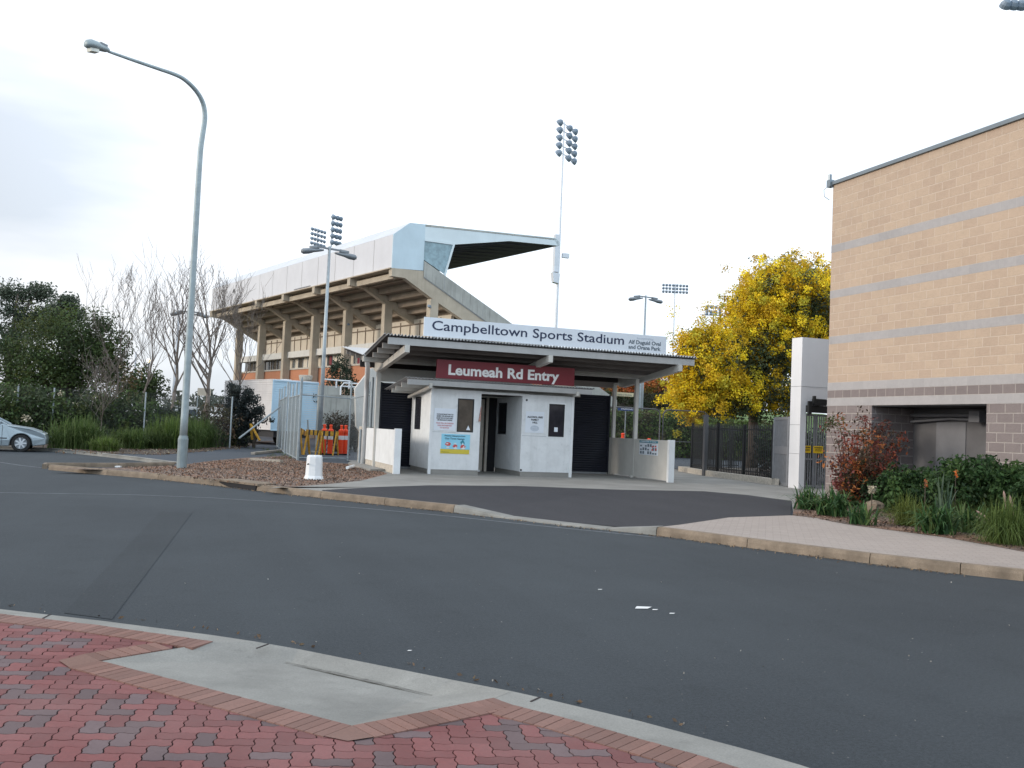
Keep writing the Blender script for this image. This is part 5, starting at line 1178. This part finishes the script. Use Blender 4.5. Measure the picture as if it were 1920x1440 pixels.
# dark juniper with two peaks before the trailer
B = gp(465, 820, .1); Yj = 48.4
t = thing('conifer_shrub', 'dark conifer shrub with upright peaks in front of the white trailer side', 'shrub', (3.5, Yj, .1))
MB().tube([(3.6, Yj, 0), (3.6, Yj, 2)], [.1, .03], 6).build('stem', 'bark_dark', t); cc = []
for x, y, r, k in ((440, 735, 8, 12), (438, 725, 5, 8), (467, 738, 6, 8), (477, 750, 6, 6), (455, 760, 22, 40), (470, 785, 22, 40), (445, 795, 28, 40), (438, 748, 9, 12), (430, 770, 16, 20), (485, 768, 7, 8), (460, 808, 30, 30)):
    for _ in range(k): p = aY(x+random.gauss(0, r*.55), y+random.gauss(0, r*.5), Yj+random.uniform(-.6, .6)); cc.append(tuple(p))
cen, s_, col = fill(np.array(cc), 42, .26, [(.028, .036, .036), (.038, .046, .042), (.024, .03, .03)], .06); cards('foliage', cen, s_, col, parent=t)
# reddish brown shrubs left of it
for i, (x, y, rx, rz, pal, lab) in enumerate(((408, 775, 1.0, 1.2, [(.10, .065, .04), (.08, .07, .035)], 'brownish shrub at the foot of the bare tree right of the tall lamp'), (352, 770, 1.0, .8, [(.05, .045, .045), (.06, .06, .04)], 'dark shrub behind the tall street lamp'))):
    p = aY(x, y+28, 47.5); bush('shrub', (p.x, 47.5, .1), (rx, .8, rz), 34, 40, .4, pal, .07, lab, group='shrubs along the left fence')
# row of bushes behind and along fence
bl = [(15, 800, 2.0, 1.15, DK, 'green bush behind the bonnet of the silver car'), (70, 800, 1.7, 1.25, DK, 'bush with pale flowers above the silver car'), (150, 800, 1.9, 1.05, DK, 'dark bush left of the leafless brown tree'),
      (205, 800, 1.7, 1.25, DK, 'bush below the bright yellow lamp'), (262, 800, 1.6, 1.1, DK, 'dark bush between the first bare trees'), (318, 800, 1.3, .95, [(.04, .05, .04), (.05, .06, .045)], 'greyish bush just left of the tall lamp')]
for i, (x, y, rx, rz, pal, lab) in enumerate(bl):
    p = aY(x, y, 47+i*.25-.8); bush('bush', (p.x, p.y, .1), (rx, 1.2, rz), 60, 60, .5, pal+[(.07, .085, .03)], .085, lab, group='bushes along the left fence', flowers=(10, (.62, .55, .42), .18, .055) if i in (0, 1, 3) else ((5, (.55, .5, .4), .15, .05) if i == 4 else None))
# long grass clumps
GR = [(.11, .17, .03), (.12, .175, .035), (.06, .10, .022), (.14, .17, .06)]
DG = [(.07, .115, .028), (.095, .145, .035), (.05, .085, .024), (.13, .17, .06)]
for i, (x, y, h, sp, pal, lab) in enumerate(((132, 843, 1.35, 1.0, DG, 'broad clump of long grass right of the silver car'), (160, 842, 1.1, .8, DG, 'long grass clump behind the bright low one'), (196, 847, .62, .6, GR, 'low bright green grass clump near the kerb'), (240, 842, .95, .9, DG, 'long grass clump left of centre in the verge row'),
        (278, 842, .95, .8, [(.05, .08, .024), (.08, .11, .03)], 'grass clump second left of the tall lamp'), (316, 842, 1.5, 1.1, GR[:3]+DG, 'tall grass clump directly left of the tall lamp'), (345, 842, 1.55, 1.0, DG, 'tall grass clump hidden partly by the tall lamp'), (378, 840, 1.5, 1.0, DG, 'tall grass clump directly right of the tall lamp'), (408, 838, 1.15, .9, DG, 'grass clump at the right end but one of the row'), (432, 836, .85, .7, DG, 'last grass clump beside the thin fence post'))):
    p = gp(x, y, .11); bs = [(p.x+random.gauss(0, sp*.3), p.y+random.uniform(0, .9)+.3, .1) for _ in range(5)]
    blades('grass_clump', bs, 230, h*(1.1 if i != 2 else 1.05), sp*.95, .022, pal, lab, 'grass', 'long grass clumps along the left verge', stiff=.55)
# bare trees
G_ = 'leafless trees in front of the grandstand'
for i, (x, ytop, Y, r, seed, lab) in enumerate(((205, 515, 58, .10, 3, 'faint leafless tree farthest left above the broad dark tree'), (246, 545, 56, .11, 5, 'leafless tree second from the left'), (312, 500, 52, .16, 8, 'leafless tree directly left of the tall street lamp'), (372, 530, 53, .12, 12, 'leafless tree mostly behind the tall street lamp'), (393, 510, 50, .17, 21, 'leafless tree directly right of the tall street lamp'), (425, 560, 52, .10, 33, 'leafless tree rightmost, in front of the grandstand end'))):
    b = aY(x, 790, Y); h = (aY(x, ytop, Y).z-.1)*.98
    bare_tree('bare_tree', (b.x, Y, .1), h*.92, r, lab, G_, seed, lean=(.12, 0) if i != 4 else (-.05, 0))
b = aY(190, 770, 45); bare_tree('bare_tree', (b.x, 45.2, .1), 3.6, .035, 'small leafless brown tree standing before the broad dark tree', G_, 77, fork=.15, spread=.6)
# wattle tree
WG = [(.070, .090, .040), (.090, .105, .048), (.055, .066, .035)]; WY = [(.76, .55, .02), (.84, .64, .03), (.64, .42, .02), (.55, .36, .02), (.50, .44, .04)]
def wattle(t):
    C = []; S = []; K = []
    for (px, py, Yw, rx, rz, k, up_) in ((1480, 600, 38, 3.1, 2.9, 300, 1), (1420, 640, 37.2, 2.2, 1.8, 110, 1), (1325, 690, 36, 1.2, 1.75, 90, 1), (1298, 735, 35.8, .9, 1.1, 100, 1), (1345, 700, 36, 1.0, 1.4, 60, 1), (1530, 620, 38.5, 1.8, 2.8, 100, 1), (1385, 735, 36, 1.3, .7, 26, 0), (1455, 745, 36.4, 1.3, .7, 24, 0), (1500, 560, 38, 2.4, 1.5, 90, 1), (1420, 590, 37.5, 1.5, 1.3, 60, 1), (1300, 650, 36, .6, .5, 16, 1)):
        c = aY(px, py, Yw); cc = clumps(c, (rx, rx*.85, rz), k, .78)
        if up_: cc = cc[(cc[:, 2] > c.z-rz*.75)]
        a, b_, d_ = fill(np.concatenate([cc, cc+rng.normal(size=cc.shape)*.35, cc+rng.normal(size=cc.shape)*.5]), 72, .27, WY, .040, .22); C.append(a); S.append(b_); K.append(d_)
    cards('blossom', np.concatenate(C), np.concatenate(S), np.concatenate(K), parent=t, asp=.9)
B = aY(1420, 800, 37); 
tree('wattle_tree', (B.x, 37.4, .1), 8, .25, [(aY(1480, 600, 38), (3.0, 2.7, 2.8), 130), (aY(1420, 660, 37.2), (2.3, 2.0, 2.0), 80), (aY(1322, 695, 36), (1.1, 1.1, 1.6), 36), (aY(1440, 735, 37), (2.9, 2.0, 1.2), 80), (aY(1530, 630, 38.5), (1.7, 1.6, 2.7), 60), (aY(1360, 745, 36.5), (1.4, 1.2, .9), 36)], WG, .075, 95, .6, 'wattle tree covered in yellow blossom behind the black picket fence', shell=.45, limbs=12, extra=wattle)
# dark understorey under the wattle
p = aY(1400, 860, 35.8); bush('shrub', (21.6, 29.8, .25), (1.3, 1.0, .85), 50, 60, .4, [(.022, .035, .018), (.05, .035, .02), (.03, .045, .02)], .06, 'dark shrub in the middle of the bed inside the picket fence')
bush('shrub', (20.3, 28.2, .25), (.5, .9, .3), 20, 40, .3, [(.03, .05, .025), (.05, .035, .02)], .05, 'low dark shrub at the near end inside the picket fence')
bush('shrub', (21.2, 27.6, .25), (1.2, 1.0, .9), 60, 55, .45, [(.02, .03, .016), (.03, .045, .02)], .06, 'taller dark shrub inside the picket fence beside the narrow gate')
# hedge mass
def hedge(name, x0, x1, y0, y1, z0, z1, n, leaf, pal, label, per=60, cr=.45, cat='hedge'):
    t = thing(name, label, cat, ((x0+x1)/2, (y0+y1)/2, z0)); mb = MB().box(x0+.4, x1-.4, y0+.5, y1-.4, z0-.1, z1-.45); mb.build('core', 'bark_dark', t)
    k = n; cc = np.stack([rng.uniform(x0, x1, k), rng.uniform(y0, y0+(y1-y0)*.5, k), z0+(z1-z0)*rng.random(k)], 1)
    f = rng.random(k) < .35; cc[f, 2] = z1-.1; cc[~f, 1] = y0+rng.random((~f).sum())*.4
    cen, s_, col = fill(cc, per, cr, pal, leaf); cards('foliage', cen, s_, col, parent=t); return t
a = aY(1158, 850, 56); b = aY(1345, 850, 56)
hedge('hedge', a.x-2.5, b.x-1.3, 56, 60, .1, aY(1250, 779, 56).z, 340, .085, [(.11, .17, .04), (.14, .20, .05), (.08, .12, .035), (.10, .09, .04)], 'long clipped green hedge beyond the pipe framed mesh gates')
hedge('hedge', b.x-1.2, b.x+3.5, 54, 58, .1, aY(1330, 790, 54).z, 120, .085, [(.08, .12, .035), (.07, .075, .03), (.11, .16, .045)], 'mixed green and brown hedge end next to the black picket fence')
# brown bare bank and orange trees behind
a = aY(1080, 760, 92); b = aY(1330, 760, 92)
hedge('shrub_bank', a.x-16, b.x+4, 92, 98, .1, 7.1, 520, .14, [(.10, .075, .065), (.13, .095, .08), (.06, .06, .03), (.075, .06, .045)], 'brown leafless shrub bank behind the clipped hedge', 45, .9, 'shrub')
for i, (x, y, w, lab) in enumerate(((1100, 712, 2.0, 'orange leaved tree top just right of the maroon sign'), (1145, 722, 2.2, 'orange leaved tree top below the canopy edge between the posts'), (1205, 712, 2.2, 'orange leaved tree top above the white pole'), (1245, 706, 2.3, 'brightest orange leaved tree top touching the yellow tree'))):
    c = aY(x, y+8, 90); tree('autumn_tree', (c.x, 90, .1), 6, .15, [(c, (w*1.25, 1.6, .85), 34)], [(.62, .14, .045), (.50, .12, .04), (.38, .14, .04), (.20, .14, .04)], .13, 40, .55, lab, group='orange autumn trees behind the hedge', limbs=4)
hedge('bush', aY(1165, 760, 75).x-4, aY(1290, 760, 75).x+2, 75, 78, .1, aY(1200, 747, 75).z, 160, .11, [(.035, .05, .02), (.045, .05, .022), (.05, .045, .025)], 'dark green bushes between the hedge and the brown bank', 50, .6, 'bush')
a = aY(1201, 712, 66); top('light_pole', MB().tube([(a.x, 66, 0), (a.x, 66, a.z)], .16, 10), 'galv', 'thick pale pole behind the right canopy post', 'pole')

# garden at the right
AG = [(.045, .105, .035), (.06, .135, .045), (.035, .08, .03), (.10, .15, .05)]
for i, (x, y, h, sp, w, n, pal, lab, cat, st) in enumerate((
    (1515, 955, .50, .62, .042, 110, AG, 'strap leaved plant nearest the white portal column', 'plant', .5),
    (1560, 968, .56, .72, .045, 170, AG, 'large strap leaved plant at the left front of the garden bed', 'plant', .5),
    (1592, 950, .52, .62, .042, 110, AG, 'strap leaved plant behind, under the red bush', 'plant', .5),
    (1618, 984, .42, .45, .04, 70, AG, 'small strap leaved plant standing forward on the pavement edge', 'plant', .5),
    (1700, 985, .58, .58, .010, 800, [(.12, .15, .03), (.15, .18, .045), (.09, .12, .03)], 'fine yellow green grass tuft below the red bush', 'grass', .3),
    (1752, 1000, .52, .68, .042, 170, AG, 'dark strap leaved plant at the bed front in the middle', 'plant', .5),
    (1768, 985, .80, .34, .04, 26, [(.07, .11, .07), (.09, .13, .085)], 'upright grey green iris with orange flowers', 'plant', 1.),
    (1822, 999, .48, .58, .042, 140, AG, 'dark strap leaved plant left of the feathery grass', 'plant', .5),
    (1800, 985, .55, .5, .010, 500, [(.09, .13, .04), (.12, .15, .06)], 'fine green grass behind the strap leaved plants', 'grass', .3),
    (1896, 1020, .72, .66, .010, 1300, [(.085, .13, .03), (.12, .17, .045), (.06, .10, .025)], 'large feathery grass clump at the right edge of the photo', 'grass', .2),
    (1860, 990, .62, .55, .010, 500, [(.07, .10, .03), (.09, .13, .035)], 'fine dark grass behind the feathery clump', 'grass', .3))):
    p = gp(x, y, .135); blades('garden_plant' if cat == 'plant' else 'grass_tuft', [(p.x+random.gauss(0, .06), p.y+random.gauss(0, .06), .13) for _ in range(2)], n//2, h*1.25, sp, w, pal, lab, cat, 'plants at the front of the garden bed', stiff=st)
# pink grass plumes
mb = MB(); t = thing('grass_plume', 'pinkish feather plumes leaning out of the garden grasses', 'plant', gp(1860, 1000, .13))
for x0, y0, x1, y1 in ((1890, 985, 1882, 920), (1905, 985, 1893, 928), (1890, 1000, 1830, 957), (1880, 1000, 1830, 968)):
    a = aX(x0, y0, 13.2); b = aX(x1, y1, 13.2); mb.tube([a, a.lerp(b, .6), a.lerp(b, .75), a.lerp(b, .9), b], [.004, .004, .022, .020, .004], 6)
mb.build('plume', 'plume', t)
for i, (x, y) in enumerate(((1735, 903), (1792, 885))):
    a = gp(x, 985, .13); p = aY(x, y, a.y); t = thing('iris_flower', ('orange and white flower low beside the dark hedge', 'orange flower on the upright grey green leaves')[i], 'flower', p)
    cc = np.array([tuple(p), tuple(p+Vector((.01, 0, -.08)))]); cen, s_, col = fill(cc, 12, .035, [(.55, .13, .03), (.6, .2, .08)], .024); cards('petal', cen, s_, col, parent=t, asp=.5); MB().tube([(p.x, p.y, .15), p], .008, 5).build('stem', 'bark_dark', t)
# white hydrangea-like ball and pale rock
p = aX(1635, 918, 14.0); t = thing('white_flower', 'round white flower head under the red bush', 'flower', p); cen, s_, col = fill(np.array([tuple(p)]*3), 90, .075, [(.62, .60, .5), (.5, .45, .35)], .017); cards('petal', cen, s_, col, parent=t, asp=.9); MB().tube([(p.x, p.y, .15), p], .01, 5).build('stem', 'bark_dark', t)
mb = MB(); mb.lathe([(.18, 0), (.24, .10), (.2, .2), (.07, .25)], 9, (14.35, p.y+.3, .12)); mb.v = [(v[0]+random.uniform(-.03, .03), v[1]+random.uniform(-.03, .03), v[2]+random.uniform(-.02, .02)) for v in mb.v]; top('rock', mb, 'kerb_old', 'pale brown rock behind the white flower in the garden', 'rock')
# red bush
t = thing('red_bush', 'tall open bush with red and orange leaves against the grey block wall', 'bush', (14.7, 17.8, .13))
mb = MB(); cc = []; wts = []
rb = random.Random(5)
for i in range(70):
    x = rb.uniform(1560, 1690); y = rb.uniform(785, 925); 
    if (x-1625)**2/70**2+(y-865)**2/80**2 > 1.1 and rb.random() < .6: continue
    e_ = aY(x, y, 17.8+rb.uniform(-.7, .7)); b0 = Vector((14.75+rb.uniform(-.1, .1), 17.8, .15)); m_ = b0.lerp(e_, .5)+Vector((0, 0, .12)); mb.tube([b0, m_, e_], [.014, .009, .004], 4)
    for k in range(3): cc.append(tuple(b0.lerp(e_, rb.uniform(.45, 1.05))))
for x, y in ((1560, 790), (1552, 798), (1572, 785), (1548, 860), (1560, 868), (1574, 872), (1612, 778), (1630, 800), (1680, 815), (1690, 820), (1665, 880), (1690, 895), (1695, 910), (1640, 915), (1600, 905), (1620, 850), (1640, 840), (1610, 870)):
    e_ = aY(x, y, 17.6); cc.append(tuple(e_)); b0 = Vector((14.75, 17.8, .15)); mb.tube([b0, b0.lerp(e_, .5)+Vector((0, 0, .15)), e_], [.012, .008, .004], 4)
mb.build('stem', 'bark_dark', t)
cen, s_, col = fill(np.array(cc), 30, .20, [(.24, .06, .038), (.34, .10, .035), (.14, .048, .038), (.18, .052, .045), (.10, .055, .035), (.09, .065, .045), (.42, .15, .045), (.08, .08, .035)], .042, .35); cards('foliage', cen, s_, col, parent=t, asp=.45)
cc = np.array([tuple(aY(x, y, 17.3)) for x, y in ((1556, 790), (1565, 793), (1575, 797), (1549, 797), (1670, 900), (1680, 905))]); cen, s_, col = fill(cc, 40, .16, [(.07, .085, .03), (.10, .10, .03)], .035); cards('green_leaves', cen, s_, col, parent=t, asp=.45)
# camellia hedge
CM = [(.028, .064, .020), (.042, .088, .027), (.068, .122, .038), (.02, .046, .017)]
bush('camellia_bush', (15.0, 15.9, .13), (.75, 1.1, .50), 110, 70, .22, CM, .045, 'dark glossy green bush in front of the wall recess, lower one', group='dark glossy bushes at the building foot', shell=.55)
bush('camellia_bush', (14.9, 14.15, .13), (.95, 1.2, .66), 170, 75, .22, CM, .045, 'larger dark glossy green bush at the right edge', group='dark glossy bushes at the building foot', shell=.6)
bush('camellia_bush', (14.9, 12.4, .13), (.9, 1.2, .68), 90, 70, .22, CM, .045, 'dark glossy green bush just beyond the right edge of the photo', group='dark glossy bushes at the building foot', shell=.6)
bush('camellia_bush', (15.1, 17.0, .13), (.6, .7, .42), 60, 60, .2, [(.02, .035, .016), (.03, .04, .018)], .04, 'low dark bush hidden behind the red bush', group='dark glossy bushes at the building foot')
for i, (x, y, lab) in enumerate(((632, 812, 'dark brown bush below the grey ramp parapet, left part'), (668, 812, 'dark brown bush below the grey ramp parapet, right part'))):
    p = aY(x, y, 46.5); bush('bush', (p.x, 46.5, .1), (.8, .8, .95), 60, 60, .4, [(.075, .06, .045), (.06, .055, .035), (.09, .07, .055)], .05, lab, group='brown bushes below the ramp')
# ground litter of leaves in mulch
def scatter(n, poly, pal, leaf, zz, name, label):
    P = [(p[0], p[1]) for p in poly]; xs = [p[0] for p in P]; ys = [p[1] for p in P]; out = []
    while len(out) < n:
        x = random.uniform(min(xs), max(xs)); y = random.uniform(min(ys), max(ys))
        if inside(x, y, P): out.append((x, y, zz+random.uniform(0, .015)))
    cen = np.array(out); pal = np.array(pal); col = pal[rng.integers(0, len(pal), n)]*(.6+.8*rng.random((n, 1)))
    o = cards(name, cen, leaf*(.5+rng.random(n)), col, asp=.5); o['kind'] = 'stuff'; return o
GBP = [gp(229, 877), gp(331, 874), gp(400, 865), gp(454, 861), gp(537, 856), gp(560, 865), gp(690, 874), gp(722, 890), gp(677, 901), gp(609, 908), gp(540, 912), gp(500, 912), gp(400, 902), gp(296, 890)]
scatter(9000, GBP, [(.20, .12, .08), (.30, .17, .11), (.12, .085, .07), (.34, .25, .19), (.07, .055, .05)], .028, .128, 'bark_chips', '')
scatter(3500, [gp(1486, 968), gp(1560, 979), gp(1700, 999), gp(1840, 1021), gp(1920, 1036), Vector((16, 8, 0)), Vector((16, 20, 0))], [(.16, .11, .08), (.24, .17, .13), (.08, .06, .05)], .03, .138, 'bark_chips', '')
scatter(900, [gp(100, 850), gp(300, 853), gp(450, 842), gp(470, 835), gp(300, 838), gp(120, 842)], [(.2, .12, .08), (.12, .08, .05), (.35, .3, .22)], .04, .118, 'fallen_leaves', '')
gut = []
PL = off(KP, -.10)
for i in range(2, 12):
    for _ in range(95): u_ = random.random(); p = PL[i].lerp(PL[i+1], u_); gut.append((p.x+random.gauss(0, .07), p.y+random.gauss(0, .07), .006+random.random()*.01))
NP = [gp(x, y, 0) for x, y in ((0, 1136), (400, 1184), (700, 1238), (1000, 1300), (1300, 1372))]
for a_, b_ in zip(NP[:-1], NP[1:]):
    for _ in range(16): p = a_.lerp(b_, random.random()); gut.append((p.x+abs(random.gauss(0, .05)), p.y+abs(random.gauss(0, .05)), .008))
cen = np.array(gut); cg = np.array([(.20, .13, .08), (.12, .085, .06), (.30, .22, .14), (.10, .09, .08)])[rng.integers(0, 4, len(gut))]*(.6+.8*rng.random((len(gut), 1)))
cards('gutter_leaves', cen, .018*(.4+rng.random(len(gut))), cg, asp=.5)['kind'] = 'stuff'
spk = []
for _ in range(110):
    p = gp(random.uniform(0, 1900), random.uniform(1000, 1430), 0); spk.append((p.x, p.y, .005))
cards('road_grit', np.array(spk), .007*(.5+rng.random(len(spk))), np.array([(.28, .27, .25)])*np.ones((len(spk), 1))*(.5+rng.random((len(spk), 1))), asp=.8)['kind'] = 'stuff'
blades('verge_grass', [(gp(random.uniform(500, 560), random.uniform(838, 862), .12).x, gp(530, random.uniform(842, 860), .12).y, .11) for _ in range(70)], 14, .10, .12, .008, [(.11, .14, .03), (.09, .11, .03)], kind='stuff')

# ================================================================== SKY AND SUN
EL, AZ = R_(16), R_(-84)     # sun low on the left, veiled
w = bpy.data.worlds.new('World'); SC.world = w; w.use_nodes = True; nt = w.node_tree; bg = nt.nodes['Background']
sky = N(nt, 'ShaderNodeTexSky', sky_type='NISHITA'); sky.sun_disc = False; sky.sun_elevation = EL; sky.sun_rotation = AZ % (2*PI); sky.air_density = 1; sky.dust_density = 2; sky.ozone_density = 1.5
tc = N(nt, 'ShaderNodeTexCoord'); nrm = tc.outputs['Generated']
mp = N(nt, 'ShaderNodeMapping'); mp.inputs['Scale'].default_value = (1.1, 1.1, 4.2); mp.inputs['Rotation'].default_value = (0, R_(12), R_(20)); nt.links.new(nrm, mp.inputs[0])
n1 = noise(nt, mp.outputs[0], 1.9, 5, .5)
sp = N(nt, 'ShaderNodeSeparateXYZ'); nt.links.new(nrm, sp.inputs[0])
def mth(op, a, b_=0., cl=False):
    n = N(nt, 'ShaderNodeMath', operation=op, use_clamp=cl)
    for i, v in enumerate((a, b_)):
        if isinstance(v, (int, float)): n.inputs[i].default_value = v
        else: nt.links.new(v, n.inputs[i])
    return n.outputs[0]
# veiled bright cloud, greyer banks towards the west (left)
west = ramp(nt, mth('ADD', mth('MULTIPLY', sp.outputs[0], .9), mth('MULTIPLY', sp.outputs[2], .8)), -.35, .35)
bank = ramp(nt, n1, .42, .68)
grey = mixc(nt, bank, (7.4, 7.9, 8.7), (9.2, 9.3, 9.5))
brite = mixc(nt, bank, (10.8, 11.9, 13.2), (12.2, 12.9, 13.8))
cloud = mixc(nt, west, grey, brite)
cov = mth('ADD', .72, mth('MULTIPLY', bank, .26))
south = ramp(nt, mth('MULTIPLY', sp.outputs[1], -1.), .05, .65)
cloud = mixc(nt, south, cloud, (13.5, 15.8, 18.0))  # unseen sky behind the camera, made brighter and bluer to lift facing walls
col = mixc(nt, cov, sky.outputs[0], cloud)
nt.links.new(col, bg.inputs['Color']); bg.inputs['Strength'].default_value = .10
sd = bpy.data.lights.new('sun', 'SUN'); sd.energy = 1.5; sd.angle = R_(14); sd.color = (1, .89, .76); so = bpy.data.objects.new('sun', sd); COL.objects.link(so)
dirv = Vector((math.sin(AZ)*math.cos(EL), math.cos(AZ)*math.cos(EL), math.sin(EL))); so.rotation_euler = dirv.to_track_quat('Z', 'Y').to_euler()
SC.view_settings.view_transform = 'Standard'; SC.view_settings.look = 'None'; SC.view_settings.exposure = .34; SC.view_settings.gamma = 1
SC.cycles.max_bounces = 6; SC.cycles.transparent_max_bounces = 16
